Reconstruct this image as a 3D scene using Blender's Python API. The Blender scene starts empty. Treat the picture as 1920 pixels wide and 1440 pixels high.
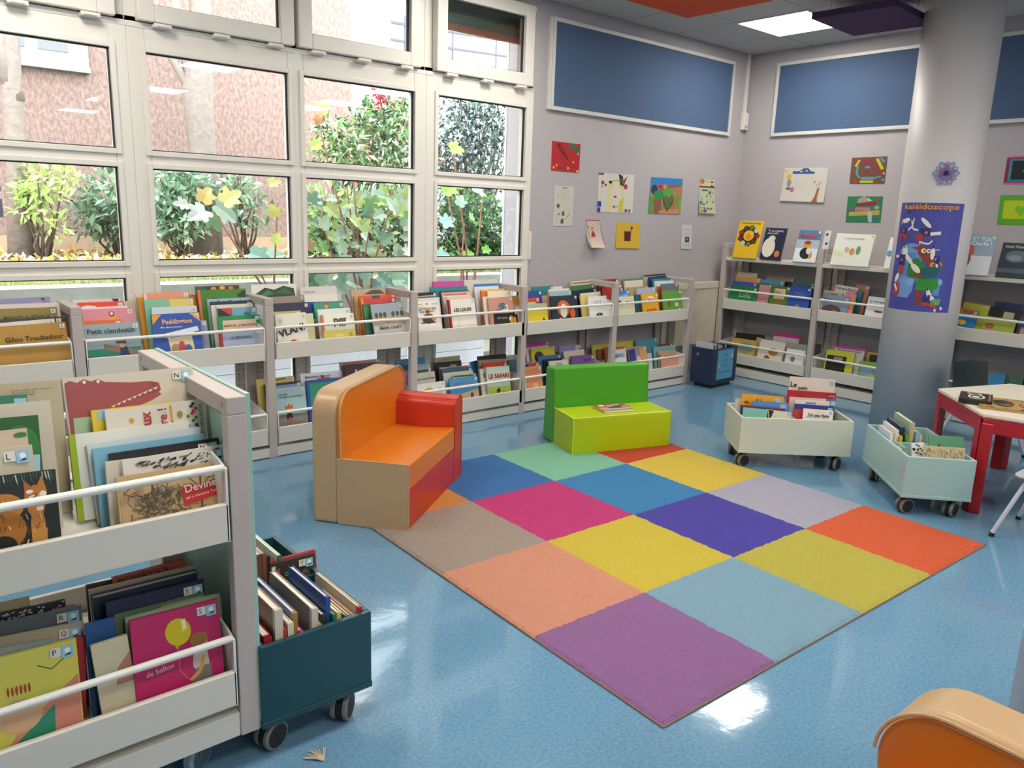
import bpy, bmesh, math, random, colorsys
from mathutils import Vector, Matrix, Euler
R = math.radians
scn = bpy.context.scene
COL = scn.collection
random.seed(7)

# ---------------------------------------------------------------- camera, world, exposure
H = 1.5                                  # eye height; camera stands at x=0, y=0
YAW, PIT, ROLL, F = R(40.3035), R(12.4119), R(1.9332), 1461.2
fw = Vector((math.sin(YAW)*math.cos(PIT), math.cos(YAW)*math.cos(PIT), -math.sin(PIT)))
rt = Vector((math.cos(YAW), -math.sin(YAW), 0)); up = rt.cross(fw)
r2 = rt*math.cos(ROLL)+up*math.sin(ROLL); u2 = up*math.cos(ROLL)-rt*math.sin(ROLL)
cam = bpy.data.cameras.new('camera'); cam.sensor_width = 36; cam.lens = F/1920*36
cam.clip_start = 0.02
camo = bpy.data.objects.new('camera', cam); COL.objects.link(camo)
camo.matrix_world = Matrix(((r2.x, u2.x, -fw.x, 0), (r2.y, u2.y, -fw.y, 0), (r2.z, u2.z, -fw.z, H), (0, 0, 0, 1)))
scn.camera = camo
scn.view_settings.view_transform = 'Standard'; scn.view_settings.look = 'None'
scn.view_settings.gamma = 1; scn.view_settings.exposure = 0.88
scn.view_settings.use_curve_mapping = False
scn.cycles.max_bounces = 8; scn.cycles.diffuse_bounces = 4; scn.cycles.transparent_max_bounces = 12
scn.cycles.sample_clamp_indirect = 6; scn.cycles.caustics_reflective = False; scn.cycles.caustics_refractive = False
SKY = 5.0          # overcast sky
LAMP = 15.0        # ceiling light diffusers
wd = bpy.data.worlds.new('overcast_sky'); scn.world = wd; wd.use_nodes = True
wd.node_tree.nodes['Background'].inputs[0].default_value = (0.97, 0.98, 1.0, 1)
wd.node_tree.nodes['Background'].inputs[1].default_value = SKY

CE = 3.06; YA = 4.707; XB = 6.884; YBACK = -8.6; XLEFT = -3.2
def ray(x, y): return r2*((x-960)/F) - u2*((y-720)/F) + fw
def at_z(x, y, z=0): d = ray(x, y); return Vector((0, 0, H)) + d*((z-H)/d.z)
def at_y(x, y, Y): d = ray(x, y); return Vector((0, 0, H)) + d*(Y/d.y)
def at_x(x, y, X): d = ray(x, y); return Vector((0, 0, H)) + d*(X/d.x)
def at_pl(x, y, P, n):
    d = ray(x, y); o = Vector((0, 0, H)); return o + d*((P-o).dot(n)/d.dot(n))

# ---------------------------------------------------------------- materials
def lin(h, k=1.0):
    h = h.lstrip('#'); out = []
    for i in (0, 2, 4):
        c = int(h[i:i+2], 16)/255; c = c/12.92 if c <= .04045 else ((c+.055)/1.055)**2.4
        out.append(min(.95, c*k))
    return out[0], out[1], out[2], 1.0
_M = {}
def mat(h, rough=.5, name=None, metal=0, bump=0, bscale=20, spec=.5, noise=0, k=1.0, coat=0, detail=3):
    key = (h, rough, metal, bump, bscale, spec, noise, k, coat, detail)
    if key in _M: return _M[key]
    m = bpy.data.materials.new(name or 'mat_'+h); m.use_nodes = True; nt = m.node_tree
    b = nt.nodes['Principled BSDF']; c = lin(h, k)
    b.inputs['Base Color'].default_value = c; b.inputs['Roughness'].default_value = rough
    b.inputs['Metallic'].default_value = metal; b.inputs['Specular IOR Level'].default_value = spec
    b.inputs['Coat Weight'].default_value = coat
    if bump or noise:
        tc = nt.nodes.new('ShaderNodeTexCoord'); nz = nt.nodes.new('ShaderNodeTexNoise')
        nz.inputs['Scale'].default_value = bscale; nz.inputs['Detail'].default_value = detail
        nt.links.new(tc.outputs['Object'], nz.inputs['Vector'])
        if bump:
            bp = nt.nodes.new('ShaderNodeBump'); bp.inputs['Strength'].default_value = bump
            bp.inputs['Distance'].default_value = .02
            nt.links.new(nz.outputs['Fac'], bp.inputs['Height']); nt.links.new(bp.outputs[0], b.inputs['Normal'])
        if noise:
            mx = nt.nodes.new('ShaderNodeMix'); mx.data_type = 'RGBA'
            mx.inputs[6].default_value = tuple(v*(1-noise) for v in c[:3])+(1,)
            mx.inputs[7].default_value = tuple(min(.95, v*(1+noise)) for v in c[:3])+(1,)
            nt.links.new(nz.outputs['Fac'], mx.inputs[0]); nt.links.new(mx.outputs[2], b.inputs['Base Color'])
    _M[key] = m; return m
def attr_mat(name, rough, bump=0, bscale=30, noise=0, transl=0, spec=.5, detail=3, bdist=.02):
    m = bpy.data.materials.new(name); m.use_nodes = True; nt = m.node_tree; b = nt.nodes['Principled BSDF']
    a = nt.nodes.new('ShaderNodeAttribute'); a.attribute_name = 'Col'
    b.inputs['Roughness'].default_value = rough; b.inputs['Specular IOR Level'].default_value = spec
    src = a.outputs['Color']
    if bump or noise:
        tc = nt.nodes.new('ShaderNodeTexCoord'); nz = nt.nodes.new('ShaderNodeTexNoise')
        nz.inputs['Scale'].default_value = bscale; nz.inputs['Detail'].default_value = detail
        nt.links.new(tc.outputs['Object'], nz.inputs['Vector'])
        if bump:
            bp = nt.nodes.new('ShaderNodeBump'); bp.inputs['Strength'].default_value = bump; bp.inputs['Distance'].default_value = bdist
            nt.links.new(nz.outputs['Fac'], bp.inputs['Height']); nt.links.new(bp.outputs[0], b.inputs['Normal'])
        if noise:
            mr = nt.nodes.new('ShaderNodeMapRange'); mr.inputs[3].default_value = 1-noise; mr.inputs[4].default_value = 1+noise
            nt.links.new(nz.outputs['Fac'], mr.inputs[0])
            vm = nt.nodes.new('ShaderNodeVectorMath'); vm.operation = 'SCALE'
            nt.links.new(src, vm.inputs[0]); nt.links.new(mr.outputs[0], vm.inputs['Scale']); src = vm.outputs[0]
    nt.links.new(src, b.inputs['Base Color'])
    if transl:
        t = nt.nodes.new('ShaderNodeBsdfTranslucent'); nt.links.new(src, t.inputs[0])
        mx = nt.nodes.new('ShaderNodeMixShader'); mx.inputs[0].default_value = transl
        nt.links.new(b.outputs[0], mx.inputs[1]); nt.links.new(t.outputs[0], mx.inputs[2])
        nt.links.new(mx.outputs[0], nt.nodes['Material Output'].inputs[0])
    return m
PRINT = attr_mat('printed_card', .38)
PAPER = attr_mat('drawing_paper', .75, noise=.06, bscale=14)
LEAF = attr_mat('leaf', .55, transl=.3)
BARK = attr_mat('bark', .85, bump=.6, bscale=18, noise=.3, detail=6)
WHITE = mat('D9D4C9', .38, 'white_laminate', k=1.0)
POST = mat('BDB1AC', .42, 'beige_grey_laminate')
RAILM = mat('E4E2DC', .3, 'white_painted_tube')
PAGES = mat('E6DFCF', .8, 'book_pages')
DARK = mat('15161A', .5, 'black_plastic')
GREYTYRE = mat('77766F', .5, 'grey_tyre')
CHROME = mat('B8B8BC', .22, 'chrome', metal=1)
FRAME = mat('E2DED6', .35, 'white_window_frame')
def emis(name, col, s):
    m = bpy.data.materials.new(name); m.use_nodes = True; b = m.node_tree.nodes['Principled BSDF']
    b.inputs['Base Color'].default_value = (.9, .9, .9, 1)
    b.inputs['Emission Color'].default_value = col; b.inputs['Emission Strength'].default_value = s; return m
def glass_mat():
    m = bpy.data.materials.new('window_glass'); m.use_nodes = True; nt = m.node_tree; nt.nodes.clear()
    o = nt.nodes.new('ShaderNodeOutputMaterial'); t = nt.nodes.new('ShaderNodeBsdfTransparent'); g = nt.nodes.new('ShaderNodeBsdfGlossy')
    t.inputs[0].default_value = (.93, .96, .95, 1); g.inputs['Roughness'].default_value = .003
    f = nt.nodes.new('ShaderNodeFresnel'); f.inputs[0].default_value = 1.45
    mx = nt.nodes.new('ShaderNodeMixShader')
    nt.links.new(f.outputs[0], mx.inputs[0]); nt.links.new(t.outputs[0], mx.inputs[1]); nt.links.new(g.outputs[0], mx.inputs[2])
    nt.links.new(mx.outputs[0], o.inputs[0]); return m
GLASS = glass_mat()

# ---------------------------------------------------------------- mesh helpers
class MB:
    def __init__(s): s.v = []; s.f = []; s.c = []; s.M = Matrix.Identity(4)
    def add(s, vs, fs, col=None):
        n = len(s.v); s.v += [tuple(s.M @ Vector(p)) for p in vs]
        for f in fs: s.f.append([n+i for i in f]); s.c.append(col)
        return s
    def box(s, x0, x1, y0, y1, z0, z1, col=None):
        return s.add([(x0,y0,z0),(x1,y0,z0),(x1,y1,z0),(x0,y1,z0),(x0,y0,z1),(x1,y0,z1),(x1,y1,z1),(x0,y1,z1)],
              [(0,3,2,1),(4,5,6,7),(0,1,5,4),(1,2,6,5),(2,3,7,6),(3,0,4,7)], col)
    def prism(s, pts, axis, a, b, col=None):
        """closed outline pts (2-D) pushed along axis from a to b"""
        n = len(pts)
        def m(p, t): return {'x': (t, p[0], p[1]), 'y': (p[0], t, p[1]), 'z': (p[0], p[1], t)}[axis]
        vs = [m(p, a) for p in pts]+[m(p, b) for p in pts]
        return s.add(vs, [tuple(range(n))[::-1], tuple(range(n, 2*n))]+[(i, (i+1) % n, n+(i+1) % n, n+i) for i in range(n)], col)
    def tube(s, path, r, n=10, col=None, caps=True):
        path = [Vector(p) for p in path]; rs = r if isinstance(r, (list, tuple)) else [r]*len(path)
        vs = []; fs = []; ref = None
        for i, p in enumerate(path):
            d = (path[min(i+1, len(path)-1)]-path[max(i-1, 0)]).normalized()
            if ref is None: ref = d.orthogonal().normalized()
            ref = (ref - d*ref.dot(d)).normalized(); q = d.cross(ref)
            for k in range(n):
                a = 2*math.pi*k/n; vs.append(p+(ref*math.cos(a)+q*math.sin(a))*rs[i])
        for i in range(len(path)-1):
            for k in range(n): fs.append((i*n+k, i*n+(k+1) % n, (i+1)*n+(k+1) % n, (i+1)*n+k))
        if caps: fs.append(tuple(range(n))[::-1]); fs.append(tuple(range((len(path)-1)*n, len(path)*n)))
        return s.add(vs, fs, col)
    def lathe(s, prof, n=24, col=None):
        """profile of (radius, height) about local z"""
        vs = []; fs = []
        for r, z in prof:
            for k in range(n): a = 2*math.pi*k/n; vs.append((r*math.cos(a), r*math.sin(a), z))
        for i in range(len(prof)-1):
            for k in range(n): fs.append((i*n+k, i*n+(k+1) % n, (i+1)*n+(k+1) % n, (i+1)*n+k))
        if prof[0][0] > 1e-6: fs.append(tuple(range(n))[::-1])
        if prof[-1][0] > 1e-6: fs.append(tuple(range((len(prof)-1)*n, len(prof)*n)))
        return s.add(vs, fs, col)
    def build(s, name, material, parent=None, bevel=0, seg=2, smooth=False, fixn=True):
        me = bpy.data.meshes.new(name); me.from_pydata(s.v, [], s.f)
        me.materials.append(material)
        if any(c is not None for c in s.c):
            at = me.color_attributes.new('Col', 'FLOAT_COLOR', 'CORNER')
            cache = {}; data = []
            for poly, c in zip(me.polygons, s.c):
                c = c or 'FFFFFF'
                if isinstance(c, str):
                    if c not in cache: cache[c] = lin(c)
                    c = cache[c]
                data += list(c)*poly.loop_total
            at.data.foreach_set('color', data)
        if fixn and len(s.f) < 60000:
            bm = bmesh.new(); bm.from_mesh(me); bmesh.ops.recalc_face_normals(bm, faces=bm.faces); bm.to_mesh(me); bm.free()
        if smooth: me.polygons.foreach_set('use_smooth', [True]*len(me.polygons))
        o = bpy.data.objects.new(name, me); COL.objects.link(o)
        if parent is not None: o.parent = parent
        if bevel:
            bv = o.modifiers.new('edge', 'BEVEL'); bv.width = bevel; bv.segments = seg; bv.limit_method = 'ANGLE'; bv.angle_limit = R(35)
            if seg > 2: me.polygons.foreach_set('use_smooth', [True]*len(me.polygons)); bv.harden_normals = True
        return o
def empty(name, loc=(0, 0, 0), rz=0, M=None):
    o = bpy.data.objects.new(name, None); COL.objects.link(o); o.empty_display_size = .05
    if M is not None: o.matrix_world = M
    else: o.location = loc; o.rotation_euler = (0, 0, rz)
    return o
def tag(o, label=None, cat=None, group=None, kind=None):
    if label: o['label'] = label
    if cat: o['category'] = cat
    if group: o['group'] = group
    if kind: o['kind'] = kind
    return o
def struct(mb, name, m, **k): return tag(mb.build(name, m, **k), kind='structure')
def arc(cx, cy, r, a0, a1, n=8): return [(cx+r*math.cos(R(a0+(a1-a0)*i/n)), cy+r*math.sin(R(a0+(a1-a0)*i/n))) for i in range(n+1)]

_T = {}
def text_obj(s, parent, width=None, height=None, color='202020', bold=0, shear=0, name='title'):
    """flat lettering in the local XY plane, lower left corner at the origin"""
    key = (s, bold, shear)
    if key not in _T:
        c = bpy.data.curves.new('t', 'FONT'); c.body = s; c.size = 1; c.resolution_u = 2; c.offset = bold; c.shear = shear; c.space_line = .85
        to = bpy.data.objects.new('t', c); COL.objects.link(to)
        dg = bpy.context.evaluated_depsgraph_get(); dg.update()
        me = bpy.data.meshes.new_from_object(to.evaluated_get(dg)); bpy.data.objects.remove(to)
        xs = [v.co.x for v in me.vertices]; ys = [v.co.y for v in me.vertices]
        me.transform(Matrix.Translation((-min(xs), -min(ys), 0)))
        _T[key] = (me, max(xs)-min(xs), max(ys)-min(ys))
    me, w, h = _T[key]; me = me.copy(); me.materials.clear(); me.materials.append(mat(color, .5))
    o = bpy.data.objects.new(name, me); COL.objects.link(o); o.parent = parent
    sx = (width/w) if width else height/h; sy = (height/h) if height else sx
    if width is None: sx = sy
    o.scale = (sx, sy, 1); return o, sx*w, sy*h

def shapes2d(shapes):
    """printed figures -> list of (polygon points, colour); uv with v up"""
    out = []
    for s in shapes:
        k = s[0]
        if k == 'e':
            _, u, v, a, b, c = s[:6]; t = R(s[6]) if len(s) > 6 else 0
            out.append(([(u+a*math.cos(q)*math.cos(t)-b*math.sin(q)*math.sin(t), v+a*math.cos(q)*math.sin(t)+b*math.sin(q)*math.cos(t))
                         for q in [2*math.pi*i/18 for i in range(18)]], c))
        elif k == 'r': _, u0, v0, u1, v1, c = s; out.append(([(u0, v0), (u1, v0), (u1, v1), (u0, v1)], c))
        elif k == 'p': out.append((list(s[1]), s[2]))
        elif k == 'l':
            pts, w, c = s[1], s[2], s[3]
            for (a, b), (d, e) in zip(pts, pts[1:]):
                L = math.hypot(d-a, e-b) or 1; nx, ny = -(e-b)/L*w/2, (d-a)/L*w/2
                out.append(([(a+nx, b+ny), (a-nx, b-ny), (d-nx, e-ny), (d+nx, e+ny)], c))
    return out
def draw(shapes, fn, name, parent, m=PRINT):
    """fn(u, v, layer) -> 3-D point"""
    mb = MB(); lay = shapes2d(shapes); st = min(.35, 5/max(1, len(lay)))
    for i, (pts, c) in enumerate(lay):
        mb.add([fn(u, v, 1+i*st) for u, v in pts], [tuple(range(len(pts)))], c)
    return mb.build(name, m, parent, fixn=False)

# ---------------------------------------------------------------- room shell
def plaster(h, name): return mat(h, .7, name, bump=.08, bscale=90, noise=.015)
WALLM = plaster('B0ABAF', 'lilac_grey_wall_paint')
def floor_mat():
    m = bpy.data.materials.new('blue_linoleum'); m.use_nodes = True; nt = m.node_tree; b = nt.nodes['Principled BSDF']
    tc = nt.nodes.new('ShaderNodeTexCoord')
    def nz(s, d): n = nt.nodes.new('ShaderNodeTexNoise'); n.inputs['Scale'].default_value = s; n.inputs['Detail'].default_value = d; nt.links.new(tc.outputs['Object'], n.inputs['Vector']); return n
    n1 = nz(90, 4); n2 = nz(1.1, 4); n3 = nz(16, 5)
    cr = nt.nodes.new('ShaderNodeValToRGB'); e = cr.color_ramp.elements
    e[0].position = .33; e[0].color = lin('5E86A3'); e[1].position = .68; e[1].color = lin('7098B4')
    nt.links.new(n1.outputs['Fac'], cr.inputs[0])
    mx = nt.nodes.new('ShaderNodeMix'); mx.data_type = 'RGBA'; mx.blend_type = 'MULTIPLY'; mx.inputs[0].default_value = .5
    cr2 = nt.nodes.new('ShaderNodeValToRGB'); e = cr2.color_ramp.elements
    e[0].position = .3; e[0].color = (.92, .94, .96, 1); e[1].position = .7; e[1].color = (1, 1, 1, 1)
    nt.links.new(n3.outputs['Fac'], cr2.inputs[0]); nt.links.new(cr.outputs[0], mx.inputs[6]); nt.links.new(cr2.outputs[0], mx.inputs[7])
    nt.links.new(mx.outputs[2], b.inputs['Base Color'])
    b.inputs['Specular IOR Level'].default_value = .5
    mr = nt.nodes.new('ShaderNodeMapRange'); mr.inputs[3].default_value = .05; mr.inputs[4].default_value = .085
    nt.links.new(n2.outputs['Fac'], mr.inputs[0]); nt.links.new(mr.outputs[0], b.inputs['Roughness'])
    b.inputs['Coat Weight'].default_value = .1; b.inputs['Coat Roughness'].default_value = .1
    bp = nt.nodes.new('ShaderNodeBump'); bp.inputs['Strength'].default_value = .05; bp.inputs['Distance'].default_value = .008
    nt.links.new(n3.outputs['Fac'], bp.inputs['Height']); nt.links.new(bp.outputs[0], b.inputs['Normal'])
    return m
struct(MB().box(XLEFT, XB, YBACK, YA, -.1, 0), 'floor', floor_mat())
def ceil_mat():
    m = mat('B4B2AE', .85, 'ceiling_tiles', bump=.05, bscale=150); nt = m.node_tree; b = nt.nodes['Principled BSDF']
    tc = nt.nodes.new('ShaderNodeTexCoord'); mp = nt.nodes.new('ShaderNodeMapping'); br = nt.nodes.new('ShaderNodeTexBrick')
    T = .63
    mp.inputs['Location'].default_value = (-5.70, -3.44, 0)
    nt.links.new(tc.outputs['Object'], mp.inputs[0]); nt.links.new(mp.outputs[0], br.inputs['Vector'])
    br.offset = 0; br.inputs['Scale'].default_value = 1; br.inputs['Brick Width'].default_value = T; br.inputs['Row Height'].default_value = T
    br.inputs['Mortar Size'].default_value = .006; br.inputs['Mortar Smooth'].default_value = .1
    br.inputs['Color1'].default_value = lin('BEBCB8'); br.inputs['Color2'].default_value = lin('BAB8B4'); br.inputs['Mortar'].default_value = lin('8C8B89')
    nt.links.new(br.outputs[0], b.inputs['Base Color']); return m
struct(MB().box(XLEFT, XB, YBACK, YA, CE, CE+.1), 'ceiling', ceil_mat())
WX1 = 4.105; WZ1 = 2.99; WZ0 = .0; WX0 = -2.45
m = MB(); m.box(WX1, XB+.3, YA, YA+.3, -.1, CE+.1); m.box(XLEFT, WX0, YA, YA+.3, -.1, CE+.1)
m.box(WX0, WX1, YA, YA+.3, WZ1, CE+.1)
struct(m, 'wall_window', WALLM)
struct(MB().box(XB, XB+.2, YBACK-.2, YA, -.1, CE+.1), 'wall_right', WALLM)
struct(MB().box(XLEFT-.2, XLEFT, YBACK-.2, YA+.3, -.1, CE+.1), 'wall_left', WALLM)
struct(MB().box(XLEFT, XB, YBACK-.2, YBACK, -.1, CE+.1), 'wall_back', WALLM)
# a low clad parapet stands just outside the full-height glazing
m = MB()
for i in range(5): m.box(-8, WX1, 5.235, 5.257, i*.116+.004, (i+1)*.116)
m.box(-8, WX1, 5.25, 5.30, -.1, .575); m.box(-8, WX1, YA+.06, 5.25, -.1, .0)
struct(m, 'trim_parapet', mat('ECEFF5', .45, 'pale_cladding'))
struct(MB().box(XB-.015, XB, YBACK, YA, 0, .09), 'baseboard_right', mat('8A8D96', .5))
struct(MB().box(WX1, XB, YA-.015, YA, 0, .09), 'baseboard_window', mat('8A8D96', .5))

# windows -----------------------------------------------------------------
cols = [(-2.35, -1.55, 0), (-1.45, -.65, 0), (-.555, .245, 1), (.35, 1.152, 1), (1.33, 2.133, 2), (2.234, 3.033, 2), (3.227, 4.028, 3)]
spans = {0: (WX0, -.60), 1: (-.60, 1.24), 2: (1.24, 3.13), 3: (3.13, WX1)}
ROWS = [(.10, .60), (.70, 1.075), (1.168, 1.670), (1.765, 2.272)]
GASKET = mat('22262C', .6, 'black_gasket')
for wi in range(4):
    a, b = spans[wi]; cs = [c for c in cols if c[2] == wi]; y0, y1 = YA-.012, YA+.06
    m = MB(); xs = [a]+[v for c in cs for v in c[:2]]+[b]
    # verticals
    for k in range(0, len(xs), 2): m.box(xs[k], xs[k+1], y0, y1, WZ0+.03, 2.39)
    for c0, c1, _ in cs:
        prev = WZ0+.03
        for z0, z1 in ROWS+[(2.39, 2.39)]:
            m.box(c0, c1, y0, y1, prev, z0); prev = z1
    m.box(a, b, y0, y1, 2.39, 2.42); m.box(a, b, YA+.012, y1, 2.42, 2.45); m.box(a, b, y0, y1, 2.955, WZ1)
    for k in range(0, len(xs), 2): m.box(xs[k], xs[k+1], YA+.012, y1, 2.42, 2.955)
    fr = struct(m, 'window_%d' % (wi+1), FRAME, bevel=.004)
    # beads round each pane: a stepped inner frame, with its black seal
    m = MB(); g = MB(); p = MB()
    for c0, c1, _ in cs:
        for z0, z1 in ROWS:
            for q, w, ya, yb in ((m, .028, y0-.012, y0+.001), (g, .006, y0+.012, y0+.03)):
                s = .0 if q is m else .006
                q.box(c0-w, c0+s, ya, yb, z0-w, z1+w); q.box(c1-s, c1+w, ya, yb, z0-w, z1+w)
                q.box(c0, c1, ya, yb, z0-w, z0+s); q.box(c0, c1, ya, yb, z1-s, z1+w)
            p.box(c0-.004, c1+.004, y0+.03, y0+.036, z0-.004, z1+.004)
    m.build('window_bead', FRAME, fr, bevel=.003); 
    # hopper sashes
    for c0, c1, _ in cs:
        s0, s1 = c0-.03, c1-.03 if c1 < 3.9 else c1+.03
        s0, s1 = c0-.035, c1+.035
        h0, h1, w = 2.425, 2.985, .085
        s = MB(); ya, yb = YA-.05, YA+.012
        s.box(s0, s0+w, ya, yb, h0, h1); s.box(s1-w, s1, ya, yb, h0, h1); s.box(s0+w, s1-w, ya, yb, h0, h0+w); s.box(s0+w, s1-w, ya, yb, h1-w, h1)
        so = s.build('window_sash', FRAME, fr, bevel=.006)
        for q in (0,):
            g.box(s0+w, s0+w+.008, yb-.03, yb-.01, h0+w, h1-w); g.box(s1-w-.008, s1-w, yb-.03, yb-.01, h0+w, h1-w)
            g.box(s0+w, s1-w, yb-.03, yb-.01, h0+w, h0+w+.008); g.box(s0+w, s1-w, yb-.03, yb-.01, h1-w-.008, h1-w)
        p.box(s0+w-.004, s1-w+.004, yb-.026, yb-.020, h0+w-.004, h1-w+.004)
        hb = MB()
        for hx in (s0+.12, (s0+s1)/2, s1-.12):
            hb.box(hx-.045, hx+.045, ya-.014, ya+.004, h0-.026, h0-.006); hb.box(hx-.03, hx+.03, ya-.018, ya, h0-.022, h0-.010)
            hb.box(hx-.045, hx+.045, ya, y0+.002, h0-.026, h0-.010)
        hb.build('window_hinge', FRAME, so, bevel=.002)
    g.build('window_seal', GASKET, fr); p.build('window_pane', GLASS, fr)
# strike plate of the frame, right side
tag(MB().box(WX1-.01, WX1+.012, YA-.03, YA, 1.14, 1.36).build('window_latch', FRAME, bevel=.003), 'white slim latch cover on the window frame beside the drawings wall', 'latch')
# ---------------------------------------------------------------- pillars
PILM = mat('CBC6C8', .5, 'pillar_satin_paint', bump=.02, bscale=60)
PC, PR = (6.01, 2.45), .248
m = MB(); m.M = Matrix.Translation((PC[0], PC[1], 0)); m.lathe([(PR, 0), (PR, CE)], 64)
pil = struct(m, 'trim_pillar', PILM, smooth=False); pil.data.polygons.foreach_set('use_smooth', [len(p.vertices) == 4 for p in pil.data.polygons])
m = MB(); m.M = Matrix.Translation((2.355, .315, 0)); m.lathe([(PR, 0), (PR, CE)], 64)
pil2 = struct(m, 'trim_pillar_near', PILM); pil2.data.polygons.foreach_set('use_smooth', [len(p.vertices) == 4 for p in pil2.data.polygons])

# ---------------------------------------------------------------- ceiling lights
LITM = emis('light_diffuser', (1, .94, .84, 1), LAMP)
def ceiling_light(x, y, label):
    e = tag(empty('ceiling_light', (x, y, CE)), label, 'ceiling light', 'square ceiling light panels')
    f = MB(); a = .30
    f.box(-a-.012, a+.012, -a-.012, -a, -.008, 0); f.box(-a-.012, a+.012, a, a+.012, -.008, 0)
    f.box(-a-.012, -a, -a, a, -.008, 0); f.box(a, a+.012, -a, a, -.008, 0)
    f.build('light_frame', FRAME, e); MB().box(-a, a, -a, a, -.005, 0).build('diffuser', LITM, e)
for (x, y) in [(6.03, 3.77), (3.45, 3.77), (.6, 3.77), (3.5, -.3), (6.0, -.3), (.9, -.3), (.9, 1.6), (3.45, 1.6), (6.0, -2.0), (-1.6, 1.7), (3.7, -2.95), (6.0, -2.95), (1.1, -2.95), (3.5, -5.0), (.9, -5.0), (3.5, -7.2), (.9, -7.2), (-1.6, -5.)]:
    ceiling_light(x, y, 'lit square ceiling panel beside the purple hanging panel' if (x, y) == (6.03, 3.77) else 'lit square ceiling panel out of sight overhead')
# hanging acoustic panels
def acoustic(x0, x1, y0, y1, z, c, label, rz=0):
    cx, cy = (x0+x1)/2, (y0+y1)/2
    e = tag(empty('hanging_panel', (cx, cy, z), rz), label, 'acoustic panel')
    a, b = (x1-x0)/2, (y1-y0)/2
    MB().box(-a, a, -b, b, 0, .045).build('panel_board', mat(c, .8, bump=.1, bscale=200), e, bevel=.004)
    for sx in (-1, 1):
        for sy in (-1, 1): MB().tube([(sx*a*.7, sy*b*.7, .045), (sx*a*.7, sy*b*.7, CE-z)], .002, 6).build('suspension_wire', CHROME, e)
acoustic(4.33, 5.05, 3.33, 4.05, 2.975, 'D04A1E', 'orange square hanging panel under the ceiling tiles')
acoustic(5.40, 6.08, 2.66, 3.24, 2.9, '3A1F48', 'dark purple hanging panel beside the pillar top', R(3))

# ================================================================ OUTDOORS
GW = 10.0     # the neighbouring house front
m = MB(); m.box(-14, 30, 5.30, 6.05, -.2, .3)
struct(m, 'ground', mat('7D7A6C', .9, bump=.3, bscale=8, noise=.2))
m = MB(); m.box(-14, 30, 6.05, 6.3, -.2, .895)
struct(m, 'trim_retaining_wall', mat('9FA29C', .85, 'weathered_concrete', bump=.3, bscale=12, noise=.25, detail=8))
m = MB(); N = 24
for i in range(N):
    for j in range(8):
        x0, x1 = -14+44*i/N, -14+44*(i+1)/N; y0, y1 = 6.3+(GW+8-6.3)*j/8, 6.3+(GW+8-6.3)*(j+1)/8
        m.add([(x0, y0, .87), (x1, y0, .87), (x1, y1, .87), (x0, y1, .87)], [(0, 1, 2, 3)])
struct(m, 'ground_garden', mat('6A5E45', .95, bump=.5, bscale=10, noise=.3))
def leafquad(mb, p, L, W, d, n, c):
    """a folded pointed leaf"""
    d = d.normalized(); s = d.cross(n).normalized(); n = s.cross(d)
    a = p; b = p+d*L*.45+s*W*.5+n*W*.12; e = p+d*L*.45-s*W*.5+n*W*.12; t = p+d*L; mid = p+d*L*.5-n*W*.04
    mb.add([a, b, t, mid, e], [(0, 1, 3), (1, 2, 3), (0, 3, 4), (4, 3, 2)], c)
def rdir(zmin=-1):
    while True:
        v = Vector((random.uniform(-1, 1), random.uniform(-1, 1), random.uniform(zmin, 1)))
        if .1 < v.length < 1: return v.normalized()
rnd = random.Random(3)
# grass strip and leaf litter
m = MB()
for i in range(9000):
    x = random.uniform(-4, 8); y = random.uniform(6.3, 7.3); h = random.uniform(.02, .055)
    a = random.uniform(0, 6.3); dx, dy = math.cos(a)*.006, math.sin(a)*.006; lx = random.uniform(-.02, .02)
    m.add([(x-dx, y-dy, .87), (x+dx, y+dy, .87), (x+lx, y+.01, .87+h)], [(0, 1, 2)], random.choice(['86A356', '9DB366', '6E8F4A', 'B3BF78']))
tag(m.build('grass', LEAF, fixn=False), 'pale green grass strip along the top of the concrete wall outside', 'grass', kind='stuff')
m = MB()
for i in range(9000):
    x = random.uniform(-3, 9); y = random.uniform(7.2, GW-.02); c = random.choice(['E9DFA8', 'F0EAD0', 'D9C274', 'C9A850', 'EFE6C0', 'B98F44', 'F4F0E0', '9C7A3C'])
    leafquad(m, Vector((x, y, .875+random.uniform(0, .03))), random.uniform(.05, .11), random.uniform(.04, .08), rdir(-.2), (Vector((0, 0, 1))+rdir()*.4).normalized(), c)
tag(m.build('leaf_litter', LEAF, fixn=False), 'pale yellow fallen leaves on the ground below the pink wall', 'fallen leaves', kind='stuff')

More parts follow.
